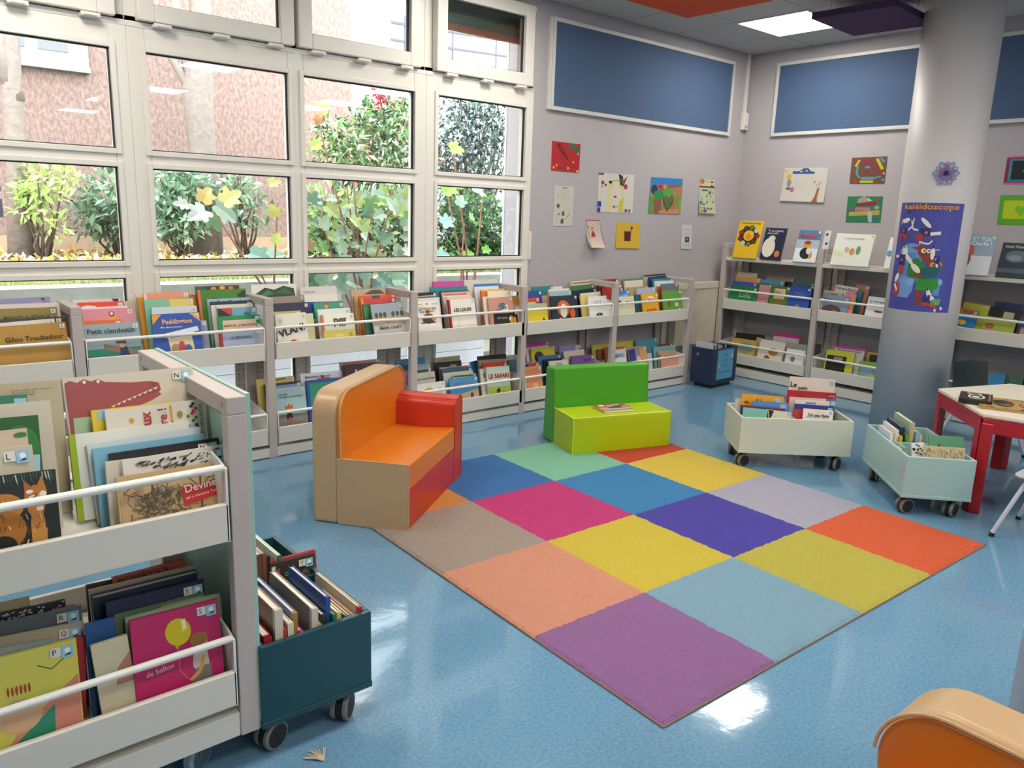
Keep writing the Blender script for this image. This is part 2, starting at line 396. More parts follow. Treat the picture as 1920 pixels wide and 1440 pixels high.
# pink rendered house
def stucco():
    m = bpy.data.materials.new('pink_roughcast'); m.use_nodes = True; nt = m.node_tree; b = nt.nodes['Principled BSDF']
    tc = nt.nodes.new('ShaderNodeTexCoord'); mp = nt.nodes.new('ShaderNodeMapping'); mp.inputs['Scale'].default_value = (1, 1, .55); mp.inputs['Rotation'].default_value = (0, R(18), 0)
    nt.links.new(tc.outputs['Object'], mp.inputs[0])
    n = nt.nodes.new('ShaderNodeTexNoise'); n.inputs['Scale'].default_value = 30; n.inputs['Detail'].default_value = 6; n.inputs['Roughness'].default_value = .75
    nt.links.new(mp.outputs[0], n.inputs['Vector'])
    cr = nt.nodes.new('ShaderNodeValToRGB'); e = cr.color_ramp.elements
    e[0].position = .42; e[0].color = lin('7E6861'); e[1].position = .64; e[1].color = lin('A58D86')
    nt.links.new(n.outputs['Fac'], cr.inputs[0])
    n2 = nt.nodes.new('ShaderNodeTexNoise'); n2.inputs['Scale'].default_value = .9; nt.links.new(tc.outputs['Object'], n2.inputs['Vector'])
    mx = nt.nodes.new('ShaderNodeMix'); mx.data_type = 'RGBA'; mx.blend_type = 'MULTIPLY'; mx.inputs[0].default_value = .4
    nt.links.new(cr.outputs[0], mx.inputs[6]); nt.links.new(n2.outputs['Color'], mx.inputs[7])
    mx.inputs[0].default_value = 0.0
    nt.links.new(mx.outputs[2], b.inputs['Base Color']); b.inputs['Roughness'].default_value = .9
    bp = nt.nodes.new('ShaderNodeBump'); bp.inputs['Strength'].default_value = .5; bp.inputs['Distance'].default_value = .02
    nt.links.new(n.outputs['Fac'], bp.inputs['Height']); nt.links.new(bp.outputs[0], b.inputs['Normal']); return m
hx = at_y(657, 60, GW).x
e = tag(empty('neighbour_house', (hx-6, GW, .8)), 'pink roughcast house with one white window, facing the garden', 'building')
m = MB(); m.box(-12, 6, 0, 6, 0, 4.6); m.build('house_wall', stucco(), e)
MB().box(-12, 6.0, -.02, 0, 0, .28).build('house_plinth', mat('B59A84', .9, bump=.4, bscale=15, noise=.1), e)
wA, wB = at_y(38, 60, GW-.03), at_y(167, 130, GW-.03); ox = hx-6
w0, w1, wz = wA.x-ox-.1, wB.x-ox, wB.z-.8
m = MB(); m.box(w0-.9, w1, -.10, 0, wz-.05, wz+.01); m.box(w0-.9, w1, -.05, 0, wz+.01, wz+1.5)
wf = m.build('house_window', mat('8C8C8E', .6), e)
m = MB(); m.box(w0+.25, w0+.52, -.056, -.049, wz+.14, wz+1.4); m.box(w0-.8, w0+.12, -.056, -.049, wz+.14, wz+1.4); m.build('house_window_pane', mat('74787C', .5), wf)
# pale block of flats behind, with a balcony rail
by = 13.5; bx = at_y(652, 60, by).x
e = tag(empty('apartment_block', (bx, by, .8)), 'white apartment block with grey balcony railings behind the pink house', 'building')
q = at_y(700, 95, by)
MB().box(-1, 2.9, 0, 5, 0, q.z-.8).build('block_wall', mat('A3A1AC', .8), e)
MB().box(-1, 4.2, 1.5, 6, 0, at_y(700, 8, by).z-.4).build('block_wall', mat('BDBDC2', .8), e)
m = MB(); z0 = at_y(700, 95, by).z-.8
for dz in (.25, .55, .9): m.tube([(.9, -.02, z0+dz), (4.2, -.02, z0+dz+.12)], .03, 6)
for dx in (1.2, 2.3, 3.4): m.tube([(dx, -.02, z0), (dx, -.02, z0+1)], .022, 6)
m.build('balcony_railing', mat('5E606C', .5), e)
MB().box(-1.2, 2.2, -1.0, 0, z0+2.05, z0+2.2).build('balcony_slab', mat('6E7874', .8), e)
# white outer reveal and the roller shutter over the last pane
struct(MB().box(4.10, 4.4, YA+.3, YA+.32, .5, 3.1), 'wall_reveal', mat('E6E6EC', .7))
e = tag(empty('roller_shutter', (3.6, 4.86, 2.9)), 'half lowered grey green roller shutter outside the topmost right pane', 'shutter')
m = MB()
for i in range(6): m.box(-.38, .49, -.004 - .004*(i % 2), .012, -.11+i*.055, -.055+i*.055)
m.build('shutter_slats', mat('55645E', .6), e)
MB().box(-.38, .49, -.015, .02, -.15, -.11).build('shutter_bottom_bar', mat('8E5B4B', .6), e)
for sx in (-.40, .49): MB().box(sx, sx+.02, -.03, .03, -.5, .2).build('shutter_guide', mat('8A7A78', .5), e)

# trees with smooth pale trunks
def pix(pts, Y): return [at_y(a, b, Y) for a, b in pts]
def tree(label, limbs, Y, base):
    e = tag(empty('tree', base), label, 'tree')
    mb = MB(); mb.M = Matrix.Translation(-base)
    for pts, r in limbs: mb.tube(pts, r, 14, '857A74')
    mb.build('trunk', BARK, e, smooth=True, fixn=False)
    lf = MB(); lf.M = Matrix.Translation(-base)
    for i in range(40):
        p = limbs[0][0][-1]+Vector((random.uniform(-.6, .6), random.uniform(-.3, .3), random.uniform(-.3, .6)))
        leafquad(lf, p, .1, .07, rdir(), rdir(), random.choice(['D9B84A', 'E4CE78', 'C89A3A']))
    lf.build('leaves', LEAF, e, fixn=False)
TY = 9.2
b1 = at_y(42, 478, TY); b1.z = .86
tree('leaning grey trunk beside the yellow green shrub, at the window edge', [([b1, *pix([(32, 300), (22, 170), (18, 60), (15, -60), (20, -250)], TY)], [.13, .10, .09, .08, .07, .05]),
     (pix([(28, 190), (2, 90), (-20, -40)], TY), [.09, .07, .05])], TY, b1)
b2 = at_y(388, 480, TY); b2.z = .86
tree('grey forked trunk standing in the middle of the window view', [([b2, *pix([(383, 330), (376, 240), (370, 170), (378, 60), (372, -60), (380, -240)], TY)], [.19, .145, .15, .17, .12, .10, .05]),
     (pix([(372, 200), (345, 150), (320, 105), (300, 40)], TY), [.06, .045, .04, .03]), (pix([(366, 190), (350, 110), (335, 60), (325, -30)], TY), [.07, .06, .055, .04])], TY, b2)

def shrub(label, base, stems, blobs, n, leaf, cols, cat='shrub', drop=0, sr=.012, name='garden_shrub', group=None):
    e = tag(empty(name, base), label, cat, group)
    st = MB(); st.M = Matrix.Translation(-base)
    for i in range(stems):
        c, r = blobs[i % len(blobs)]; t = c+rdir()*r*.7; mid = base.lerp(t, .5)+Vector((random.uniform(-.12, .12), random.uniform(-.1, .1), random.uniform(-.12, .05)))
        st.tube([base+Vector((random.uniform(-.06, .06), random.uniform(-.06, .06), 0)), mid, t], [sr*1.4, sr, sr*.35], 6, '5A4A3E')
    st.build('stems', BARK, e, smooth=True, fixn=False)
    lf = MB(); lf.M = Matrix.Translation(-base); tot = sum(r**2 for _, r in blobs)
    for c, r in blobs:
        for i in range(int(n*r*r/tot)):
            u = rdir(); p = c+u*r*random.random()**.45
            d = (u*.6+rdir()*.8+Vector((0, 0, -drop))).normalized()
            L = leaf*random.uniform(.6, 1.25); leafquad(lf, p, L, L*random.uniform(.32, .5), d, (Vector((0, -.3, 1))+rdir()*.7).normalized(), random.choice(cols))
    lf.build('foliage', LEAF, e, fixn=False); return e
def B(px, py, Y, r): return (at_y(px, py, Y), r)
G1 = ['B4CF7E', 'C6DA92', '9DBE6A', 'D4DE9E']; G2 = ['6D8F72', '85A385', '54785E', 'A5BBA0', '9AB49A']; G3 = ['4E7A45', '6E9C58', '2F5236', '8FB56C', 'A9C58C', '3B5F45']; G4 = ['33504A', '42655C', '5C7F76', '27403C', '7D9C94']
bs = at_y(80, 477, 9); bs.z = .86
shrub('yellow green open shrub beside the leaning grey trunk', bs, 9, [B(65, 345, 9, .22), B(100, 335, 9, .26), B(60, 390, 9, .18), B(100, 420, 9, .16), B(130, 330, 9, .12)], 420, .11, G1)
bs = at_y(215, 470, 9.3); bs.z = .86
shrub('grey green shrub partly behind the first wide window post', bs, 7, [B(170, 400, 9.3, .25), B(210, 370, 9.3, .3), B(215, 420, 9.3, .22)], 700, .12, G2)
bs = at_y(340, 470, 8.8); bs.z = .86
shrub('dense grey green shrub in front of the forked trunk', bs, 8, [B(315, 370, 8.8, .3), B(350, 345, 8.8, .25), B(335, 410, 8.8, .28), B(300, 420, 8.8, .18)], 1100, .12, G2)
bs = at_y(455, 470, 8.9); bs.z = .86
shrub('loose grey green shrub beyond the forked trunk', bs, 8, [B(445, 350, 8.9, .22), B(470, 395, 8.9, .25), B(420, 375, 8.9, .18)], 420, .11, G2)
bs = at_y(660, 480, 8.2); bs.z = .86
shrub('tall light green bush filling the second last panes', bs, 14, [B(700, 280, 8.2, .42), B(640, 290, 8.0, .3), B(740, 220, 8.2, .35), B(760, 300, 8.2, .45), B(620, 250, 8.2, .18), B(690, 230, 8.2, .25)], 4600, .10, G3+['C8D8B4', 'B98A74', 'DDE4D8'], drop=.3)
bs = at_y(700, 480, 7.2); bs.z = .86
shrub('low leafy bush under the tall light green bush', bs, 12, [B(620, 400, 7.2, .3), B(690, 420, 7.2, .35), B(750, 400, 7.2, .35), B(600, 450, 7.2, .25), B(660, 460, 7.2, .3), B(760, 470, 7.2, .3)], 3000, .10, G3+['9CC07A', '7E5C3E'])
bs = at_y(880, 480, 8); bs.z = .86
shrub('tall dark evergreen bush seen through the last panes', bs, 18, [B(870, 250, 8, .5), B(920, 300, 8, .45), B(840, 300, 8, .35), B(900, 215, 8, .38), B(930, 240, 8.2, .35), B(880, 350, 8, .45)], 3600, .085, ['2A3A34', '3C5048', '4E665C', '1C2824', '6E8478', '8FA39A'], sr=.02)
bs = at_y(890, 500, 6.9); bs.z = .86
shrub('low dark green bush at the foot of the dark evergreen', bs, 12, [B(870, 400, 6.9, .35), B(920, 430, 6.9, .3), B(850, 460, 6.9, .3), B(900, 480, 6.9, .3)], 2800, .10, ['2F4A34', '3F6B3E', '5A8C48', '24382E', '77A35E'])
# red berries on the bush
m = MB(); c = at_y(712, 180, 8.0); m.M = Matrix.Translation(c)
for i in range(50):
    p = rdir()*random.uniform(.02, .10); p.z *= 1.4
    m2 = Matrix.Translation(c+p); s = MB(); m.M = m2; m.lathe([(.001, -.014), (.012, -.006), (.012, .006), (.001, .014)], 6, random.choice(['C2304A', 'D84A62', 'A82038']))
m.M = Matrix.Identity(4)
m.tube([at_y(722, 230, 8.0), c], .006, 5, '5A4A3E')
tag(m.build('berry_cluster', LEAF, fixn=False), 'cluster of red berries at the top of the light green bush', 'berries')
# fig with big lobed leaves, close to the glass
def figleaf(mb, p, s, d, n, c):
    d = d.normalized(); t = d.cross(n).normalized(); n = t.cross(d)
    out = [(0, 0), (.2, -.12), (.42, -.02), (.5, .16), (.38, .27), (.56, .42), (.6, .6), (.42, .62), (.27, .58), (.24, .78), (.12, .95), (0, 1.0)]
    pts = out+[(-x, y) for x, y in out[-2:0:-1]]
    v = [p+t*(x*s)+d*(y*s)+n*(abs(x)*s*.25-y*y*s*.15) for x, y in pts]; cen = p+d*s*.42
    k = len(v); mb.add(v+[cen], [(i, (i+1) % k, k) for i in range(k)], c)
def fig(label, base, tips, leaves, Y):
    e = tag(empty('fig_plant', base), label, 'plant', None)
    st = MB(); st.M = Matrix.Translation(-base)
    for t in tips: q = at_y(*t, Y); st.tube([base, base.lerp(q, .5)+Vector((random.uniform(-.1, .1), 0, .02)), q], [.012, .009, .005], 7, '8A5E4A')
    st.build('stems', BARK, e, smooth=True, fixn=False)
    lf = MB(); lf.M = Matrix.Translation(-base)
    for (px, py, s, ang, c) in leaves:
        a = R(ang); figleaf(lf, at_y(px, py, Y+random.uniform(-.15, .15)), s*.72, Vector((math.cos(a), random.uniform(-.5, .2), math.sin(a))), Vector((random.uniform(-.3, .3), -.75, .6)), c)
    lf.build('large_leaves', LEAF, e, fixn=False)
FY = 5.72
b = at_y(530, 520, FY); b.z = .31
fig('fig plant with large grey green leaves before the forked trunk', b, [(400, 395), (520, 380), (545, 350), (470, 470)],
    [(385, 395, .22, 200, 'AEB6B4'), (405, 385, .26, -35, '8FA596'), (380, 378, .17, 60, 'C8B070'), (420, 380, .2, 40, 'C9C27E'), (395, 400, .2, -70, '6F9A74'), (350, 385, .13, 170, 'B8C0B4'),
     (470, 475, .22, -20, '7FA898'), (500, 485, .2, 20, '9BB8AC'), (545, 470, .24, -10, '8FB0A8'), (515, 455, .12, 60, 'C8D47A'), (500, 330, .10, 90, 'B08070'), (515, 405, .13, 100, 'B9B860'), (540, 365, .15, -30, 'A3BFBE'), (505, 345, .12, 20, 'B4BC70')], FY)
b = at_y(690, 535, FY); b.z = .31
lv = []
rr = random.Random(5)
for i in range(75): lv.append((rr.uniform(575, 775), rr.uniform(360, 500), rr.uniform(.09, .2), rr.uniform(-60, 200), rr.choice(['8AA08E', '9FB29C', '8FA860', 'A3B070', '6E8C74', 'A8BCA8', '6F9A58', 'A88A64'])))
lv += [(602, 212, .15, 70, 'C8A658'), (598, 232, .10, 100, 'B98458'), (585, 275, .14, 30, '9DC45A'), (575, 285, .12, 160, '7FAF4C'), (765, 300, .13, -20, 'B4C0BC')]
for i in range(24): lv.append((rr.uniform(575, 780), rr.uniform(515, 545), rr.uniform(.12, .2), rr.uniform(-60, 200), rr.choice(['6A9080', '86A690', '9CB4A0', '587F68'])))
fig('fig plant with pale blue green and russet leaves in the second last column', b, [(602, 250), (600, 400), (650, 350), (700, 390), (740, 360), (660, 300)], lv, FY)
b = at_y(880, 535, FY); b.z = .31
lv = [(845, 280, .2, 5, '9CC458'), (835, 360, .2, 40, '8DBB4E'), (905, 360, .2, 170, 'B4CFC8'), (860, 385, .15, 60, 'A4C8B0'), (830, 420, .18, 30, '9CC4C4'), (880, 405, .11, -20, '8ABF62'), (900, 340, .15, 20, '9DBB4E'), (820, 480, .18, 10, '8FBCB4'), (870, 480, .14, 20, '7FB44E'), (905, 470, .12, 10, '6FAF44')]
fig('fig plant with a few broad leaves outside the last window column', b, [(850, 290), (840, 370), (905, 365), (870, 420), (900, 480)], lv, 5.9)

# ================================================================ PIN BOARDS, SENSOR, RADIATOR
BOARD = mat('475E80', .8, 'blue_felt', bump=.15, bscale=300)
ALU = mat('CFCDC8', .35, 'pale_frame')
def pinboard(name, label, org, wd, nd, w, h):
    """org lower corner on the wall, wd along it, nd out of it"""
    M = Matrix(((wd.x, -nd.x, 0, org.x), (wd.y, -nd.y, 0, org.y), (0, 0, 1, org.z), (0, 0, 0, 1)))
    e = tag(empty(name, M=M), label, 'pin board')
    MB().box(.02, w-.02, -.018, 0, .02, h-.02).build('felt_surface', BOARD, e)
    m = MB(); m.box(0, w, -.03, 0, 0, .03); m.box(0, w, -.03, 0, h-.03, h); m.box(0, .03, -.03, 0, .03, h-.03); m.box(w-.03, w, -.03, 0, .03, h-.03)
    m.build('board_frame', ALU, e, bevel=.003); return e
XW, YW = Vector((1, 0, 0)), Vector((0, -1, 0)); NA, NB = Vector((0, -1, 0)), Vector((-1, 0, 0))
pinboard('pin_board', 'blue pin board with doubled frame, nearest the windows', Vector((4.265, YA, 2.285)), XW, NA, 2.34, .67)
e = bpy.data.objects['pin_board']
MB().box(-.025, -.005, -.03, 0, 0, .67).build('board_side_rail', ALU, e, bevel=.003)
a, b = at_x(1462.2, 119, XB), at_x(1446, 256.6, XB); q = at_x(1805, 482/2.043, XB)
y0 = (a.y+b.y)/2
pinboard('pin_board', 'blue pin board between the room corner and the poster pillar', Vector((XB, y0, b.z)), YW, NB, 2.34, a.z-b.z)
pinboard('pin_board', 'blue pin board cut off beyond the poster pillar', Vector((XB, y0-2.46, b.z)), YW, NB, 2.34, a.z-b.z)
# cable duct + sensor in the corner
q0, q1 = at_y(1409, 103, YA-.02), at_y(1403, 192, YA-.02)
e = tag(empty('wall_sensor', (XB-.05, YA, 2.43)), 'small white sensor box under its cable duct in the room corner', 'sensor')
m = MB(); m.box(-.035, .035, -.045, 0, -.07, .09); m.build('sensor_box', FRAME, e, bevel=.006)
MB().box(-.02, .02, -.048, -.044, -.055, -.03).build('sensor_grille', mat('A8A6A2', .5), e)
MB().box(-.014, .014, -.022, 0, .09, CE-2.43).build('cable_duct', FRAME, e)
# radiator
e = tag(empty('radiator', (6.29, YA-.04, .28)), 'cream ribbed radiator low on the wall between two shelf units', 'radiator')
m = MB(); W = .36; N = 26
pts = []
for i in range(N):
    x0 = -W+2*W*i/N; p = 2*W/N
    pts += [(x0, 0), (x0+p*.25, -.02), (x0+p*.75, -.02)]
pts += [(W, 0), (W, .05), (-W, .05)]
m.prism([(a, b-.03) for a, b in pts], 'z', .02, .56); m.build('radiator_panel', mat('D2C9B6', .4), e)
m = MB(); m.box(-W-.01, W+.01, -.055, .03, .56, .62); m.box(-W-.01, -W, -.055, .03, 0, .56); m.box(W, W+.01, -.055, .03, 0, .56); m.build('radiator_casing', mat('D2C9B6', .4), e, bevel=.004)
MB().tube([(-W+.1, 0, .03), (-W+.1, 0, -.28)], .01, 8).build('radiator_pipe', mat('D2C9B6', .4), e)

# ================================================================ SHELF UNITS
def frameM(org, wd, dd): return Matrix(((wd.x, dd.x, 0, org.x), (wd.y, dd.y, 0, org.y), (0, 0, 1, org.z), (0, 0, 0, 1)))
def side_frame(e, x, D, Ht, pw=.05, holes=True, glass=False, double=False, base=0):
    m = MB(); t = pw
    m.box(x, x+t, 0, .04, base, Ht-.045); m.box(x, x+t, D-.04, D, base, Ht-.045)
    m.add([], []); m.box(x, x+t, 0, D, Ht-.045, Ht); m.box(x, x+t, .04, D-.04, base, base+.05)
    s = m.build('side_frame', POST, e, bevel=.003)
    cs = MB()
    for yy in (.03, D-.03): cs.M = Matrix.Translation((x-.001, yy, Ht-.022)) @ Matrix.Rotation(R(90), 4, 'Y'); cs.lathe([(.0075, -.002), (.0075, .003)], 10)
    cs.build('frame_bolt', CHROME, s)
    return s
def basket(e, x0, x1, z, D, hp=.1, back=True, dz=.1, front=0.0, floor_rise=.09, arm=.088):
    """picture book tray: front board, sloping floor, end arms and a retaining tube"""
    m = MB(); m.box(x0, x1, front, front+.018, z, z+hp)
    m.add([(x0, front+.018, z+.006), (x1, front+.018, z+.006), (x1, D, z+floor_rise), (x0, D, z+floor_rise), (x0, front+.018, z+.016), (x1, front+.018, z+.016), (x1, D, z+floor_rise+.01), (x0, D, z+floor_rise+.01)],
          [(0, 3, 2, 1), (4, 5, 6, 7), (0, 1, 5, 4), (1, 2, 6, 5), (2, 3, 7, 6), (3, 0, 4, 7)])
    t = m.build('tray', WHITE, e, bevel=.003)
    for xa in (x0, x1-.006):
        a = MB(); a.prism([(front, z), (front, z+hp+arm), (front+.05, z+hp+arm+.012), (D, z+hp+arm+.05), (D, z+floor_rise)], 'x', xa, xa+.006); a.build('tray_end', RAILM, t)
    MB().tube([(x0+.006, front+.012, z+hp+arm), (x1-.006, front+.012, z+hp+arm)], .0095, 14).build('rail', RAILM, t, smooth=False)
    return t
def upright(e, x, y, z1, holes=True, z0=0):
    u = MB().box(x-.03, x+.03, y, y+.02, z0, z1).build('upright', POST, e)
    h = MB(); n = int((z1-z0)/.032)
    for i in range(n):
        for sx in (-.013, .013): h.M = Matrix.Translation((x+sx, y-.0008, z0+.02+i*.032)) @ Matrix.Rotation(R(90), 4, 'X'); h.lathe([(.0035, -.0005), (.0035, .0005)], 6)
    h.build('upright_holes', mat('2A2624', .8), u)
def unit_low(org, wd, dd, label, last=False, D=.335):
    e = tag(empty('book_display_shelf', M=frameM(org, wd, dd)), label, 'bookshelf', 'low book display shelves along the window wall')
    side_frame(e, 0, D, .967)
    if last: side_frame(e, 1.0, D, .967)
    basket(e, .055, .995, .602, D-.02); basket(e, .055, .995, .084, D-.02)
    m = MB(); m.box(.05, 1.0, .005, .022, .006, .062); m.box(.05, 1.0, .022, D-.03, .04, .062); m.build('kick_board', WHITE, e, bevel=.002)
    upright(e, .045+.03+.005, D-.025, .93); upright(e, .96, D-.025, .93)
    return e
units = []
LN = ['cut off at the picture edge', 'second along', 'behind the orange sofa', 'with the safari book', 'behind the green bench', 'ending beside the navy storage box']
for i in range(6):
    units.append(unit_low(Vector((-.195+i*1.0 - (.03 if i > 3 else 0), 4.36, 0)), Vector((1, 0, 0)), Vector((0, 1, 0)), 'low white book display unit under the windows, '+LN[i], last=(i == 5)))
def unit_tall(org, wd, dd, label, last=False, D=.335):
    Ht = 1.278
    e = tag(empty('tall_display_shelf', M=frameM(org, wd, dd)), label, 'bookshelf', 'taller book display shelves on the far wall')
    side_frame(e, 0, D, Ht)
    if last: side_frame(e, 1.0, D, Ht)
    MB().box(.052, .998, -.005, D, 1.115, 1.148).build('top_shelf', WHITE, e, bevel=.003)
    basket(e, .055, .995, .645, D-.02); basket(e, .055, .995, .125, D-.02)
    m = MB(); m.box(.05, 1.0, .005, .022, .006, .085); m.box(.05, 1.0, .022, D-.03, .06, .085); m.build('kick_board', WHITE, e, bevel=.002)
    upright(e, .08, D-.025, 1.1); upright(e, .95, D-.025, 1.1)
    return e
for i, l in enumerate(['with a yellow book and a polar bear book on top', 'half hidden by the poster pillar', 'seen just past the poster pillar', 'at the picture edge behind the table', 'mostly beyond the picture edge']):
    unit_tall(Vector((6.54, 4.60-i*1.0, 0)), Vector((0, -1, 0)), Vector((1, 0, 0)), 'tall white book display unit '+l, last=(i == 4))

# the near mobile unit, two-sided on castors
FGY, FGX, FGD = 1.852, -.29, .76
e = fgu = tag(empty('mobile_book_shelf', (FGX, FGY, .1)), 'white two-sided mobile book shelf on castors, nearest to the viewer', 'bookshelf')
for x in (0, .95): side_frame(e, x, FGD, .936)
MB().box(1.0, 1.012, .005, FGD-.005, 0, .94).build('end_panel', mat('9CC2B8', .2, 'sea_green_end_panel', spec=.6), e, bevel=.001)
MB().box(.988, .999, .045, FGD-.045, .05, .89).build('end_panel', mat('A9C8BF', .3, 'sea_green_inner'), e)
for (z, hp) in ((.563, .102), (.097, .1)):
    basket(e, .055, .945, z, .345, hp=hp, arm=.092, floor_rise=.09)
    t = basket(e, .055, .945, z, .345, hp=hp, arm=.092, floor_rise=.09)
    t.matrix_local = Matrix.Translation((1.0, FGD, 0)) @ Matrix.Rotation(math.pi, 4, 'Z')
m = MB(); m.box(.05, .95, .005, .025, 0, .07); m.box(.05, .95, FGD-.025, FGD-.005, 0, .07); m.box(.05, .95, .025, FGD-.025, .045, .07); m.build('kick_board', WHITE, e, bevel=.003)
for x in (.09, .91): upright(e, x, .37, .89, z0=.07)
m = MB(); m.box(.06, .94, .372, .388, .50, .54); m.box(.06, .94, .372, .388, .74, .79); m.build('cross_rail', WHITE, e, bevel=.002)
def castor(e, x, y, z, r=.045, w=.03, ang=0, twin=False, rim=None, tyre=None, fork=None):
    """swivel castor whose axle height is r above z"""
    c = MB(); base = Matrix.Translation((x, y, z)) @ Matrix.Rotation(ang, 4, 'Z'); off = r*.45
    c.M = base; c.box(-.022, .022, -.022, .022, 2*r+.004, 2*r+.012); c.tube([(0, 0, 2*r+.006), (0, 0, 2*r-.012)], .010, 8)
    if twin: c.M = base @ Matrix.Translation((off, 0, r)) @ Matrix.Rotation(R(90), 4, 'X'); c.lathe([(r*.3, -.011), (r*.98, -.008), (r*.98, .008), (r*.3, .011)], 20)
    else:
        c.M = base; w2 = w/2+.004
        for s in (-1, 1): c.prism([(-.016, 2*r), (.016+off*.3, 2*r), (off+.013, r), (off, r-.012), (off-.013, r)], 'y', s*w2-.0015, s*w2+.0015)
        c.box(-.02, .024, -w2, w2, 2*r-.004, 2*r+.004)
    o = c.build('castor', fork or CHROME, e)
    for s in ((-1, 1) if twin else (0,)):
        t = MB(); t.M = base @ Matrix.Translation((off, s*.018, r)) @ Matrix.Rotation(R(90), 4, 'X'); k = .009 if twin else w/2
        t.lathe([(r*.72, -k), (r*.9, -k), (r, -k*.6), (r, k*.6), (r*.9, k), (r*.72, k)], 28)
        t.build('castor_tyre', tyre or GREYTYRE, o, smooth=False)
        h = MB(); h.M = t.M; h.lathe([(r*.80, -k*1.08), (r*.80, k*1.08)], 28); h.lathe([(r*.2, -k*1.2), (r*.2, k*1.2)], 12); h.build('castor_hub', rim or DARK, o)
    return o
CLR = mat('8D9AA0', .15, 'clear_grey_wheel', spec=.8)
for x, y in ((.87, .085), (.87, .68), (.1, .085), (.1, .68)): castor(e, x, y, -.1, r=.044, w=.03, ang=R(215), rim=CHROME, tyre=CLR)

# ================================================================ BOOK CARTS
def cart(org, rz, name_label, L, W, hexa, hexin, group, z0=.1, z1=.325, divide='y', comp=.5):
    e = tag(empty('book_cart', org, rz), name_label, 'book cart', group); mt = mat(hexa, .3, spec=.5); t = .016
    m = MB(); m.box(0, L, 0, t, z0+.018, z1); m.box(0, L, W-t, W, z0+.018, z1); m.box(0, t, t, W-t, z0+.018, z1); m.box(L-t, L, t, W-t, z0+.018, z1)
    m.build('box_sides', mt, e, bevel=.002)
    MB().box(-.002, L+.002, -.002, W+.002, z0, z0+.018).build('box_bottom', mt, e, bevel=.002)
    if L > W: MB().box(L*comp-.006, L*comp+.006, t, W-t, z0+.018, z1-.012).build('divider', mt, e)
    else: MB().box(t, L-t, W*comp-.006, W*comp+.006, z0+.018, z1-.012).build('divider', mt, e)
    for i, (x, y) in enumerate([(.06, .06), (L-.06, .06), (.06, W-.06), (L-.06, W-.06)]): castor(e, x, y, 0, r=.042, ang=R(200+i*23), twin=True, fork=DARK)
    return e
C1 = Vector((4.055, 2.605, 0)); A1 = R(-41.3)
cart1 = cart(C1, A1, 'white book cart on castors between the green sofa and the pillar', .685, .385, 'C4C9BA', 'C4C9BA', 'two pale book carts')
C2 = Vector((4.105, 1.635, 0)); A2 = R(-46.9)
cart2 = cart(C2, A2, 'pale aqua book cart on castors beside the red table leg', .345, .655, 'A3C2BE', 'A3C2BE', 'two pale book carts')
C3 = Vector((.716, 1.842, 0)); A3 = 0
cart3 = cart(C3, A3, 'dark teal book cart on castors at the end of the near shelf', .335, .68, '19444F', '19444F', None, z1=.345)

# navy storage box on a plinth
NV = mat('1C2A4A', .35, 'navy_laminate')
e = navy = tag(empty('storage_box', (5.815, 4.085, 0), R(3)), 'navy blue box of magazines with a pale blue notice on its front', 'storage box')
m = MB(); W_, D_ = .40, .23
m.box(0, W_, 0, .016, .05, .36); m.box(0, W_, D_-.016, D_, .05, .36); m.box(0, .016, .016, D_-.016, .05, .36); m.box(W_-.016, W_, .016, D_-.016, .05, .36); m.box(0, W_, 0, D_, .035, .05)
m.build('box_sides', NV, e, bevel=.002); MB().box(.04, W_-.04, .03, D_-.03, 0, .035).build('plinth', DARK, e)
m = MB(); m.M = Matrix.Translation((-.002, .16, .30)) @ Matrix.Rotation(R(90), 4, 'Y'); m.lathe([(.012, -.006), (.012, .006)], 14); m.build('side_knob', mat('8C8A80', .4), e)
nt_ = MB().box(.075, .335, -.0022, -.0004, .075, .345).build('front_notice', mat('5FA9CC', .6), e)
for s, x, z, w in (("J'ai lu", .16, .285, .07), ("et j'ai", .16, .235, .07), ("le plus", .16, .19, .07), ('à la maison de Paul', .105, .135, .19)):
    o, _, _ = text_obj(s, nt_, width=w, color='10182C'); o.location = (x, -.003, z); o.rotation_euler = (R(90), 0, 0)
draw([('p', [(.29, .26), (.325, .245), (.31, .32)], 'D8D0C0'), ('p', [(.285, .24), (.33, .235), (.31, .27)], 'A86A50'), ('p', [(.085, .17), (.12, .185), (.11, .225)], 'D8D0C0'), ('p', [(.085, .165), (.125, .175), (.105, .195)], 'A86A50')],
     lambda u, v, l: (u, -.0022-.0003*l, v), 'notice_birds', nt_)

# ================================================================ RUG
RC = [['8C5A93', '79A6C0', 'BFB23E', 'E0512A'], ['DE8E70', 'D9BE34', '3F36A0', 'A9A6BC'], ['A39083', 'C92C70', '2F7CBB', 'E0BE3E'], ['DE8A3A', '2F66AE', '7CC4A0', 'C83A22']]
def dusty(h, a=.86, b=.15): return tuple([(min(1, int(h[i:i+2], 16)/255*a+b))**2.2 for i in (0, 2, 4)]+[1.0])
RC = [[dusty(h) for h in row] for row in RC]
m = MB(); n = 40; px, py = .5855, .607; rr = random.Random(2)
def rz_(i, j):
    ed = min(i, j, 4*n-i, 4*n-j)
    return .004 if ed == 0 else .013+rr.uniform(-.0016, .0016)
pts = [[(i*px/n+(rr.uniform(-.0035, .0035) if i in (0, 4*n) or i % n == 0 else 0), j*py/n+(rr.uniform(-.0035, .0035) if j in (0, 4*n) or j % n == 0 else 0), rz_(i, j)) for i in range(4*n+1)] for j in range(4*n+1)]
vs = [p for row in pts for p in row]; S = 4*n+1
for j in range(4*n):
    for i in range(4*n): pass
m.v = vs
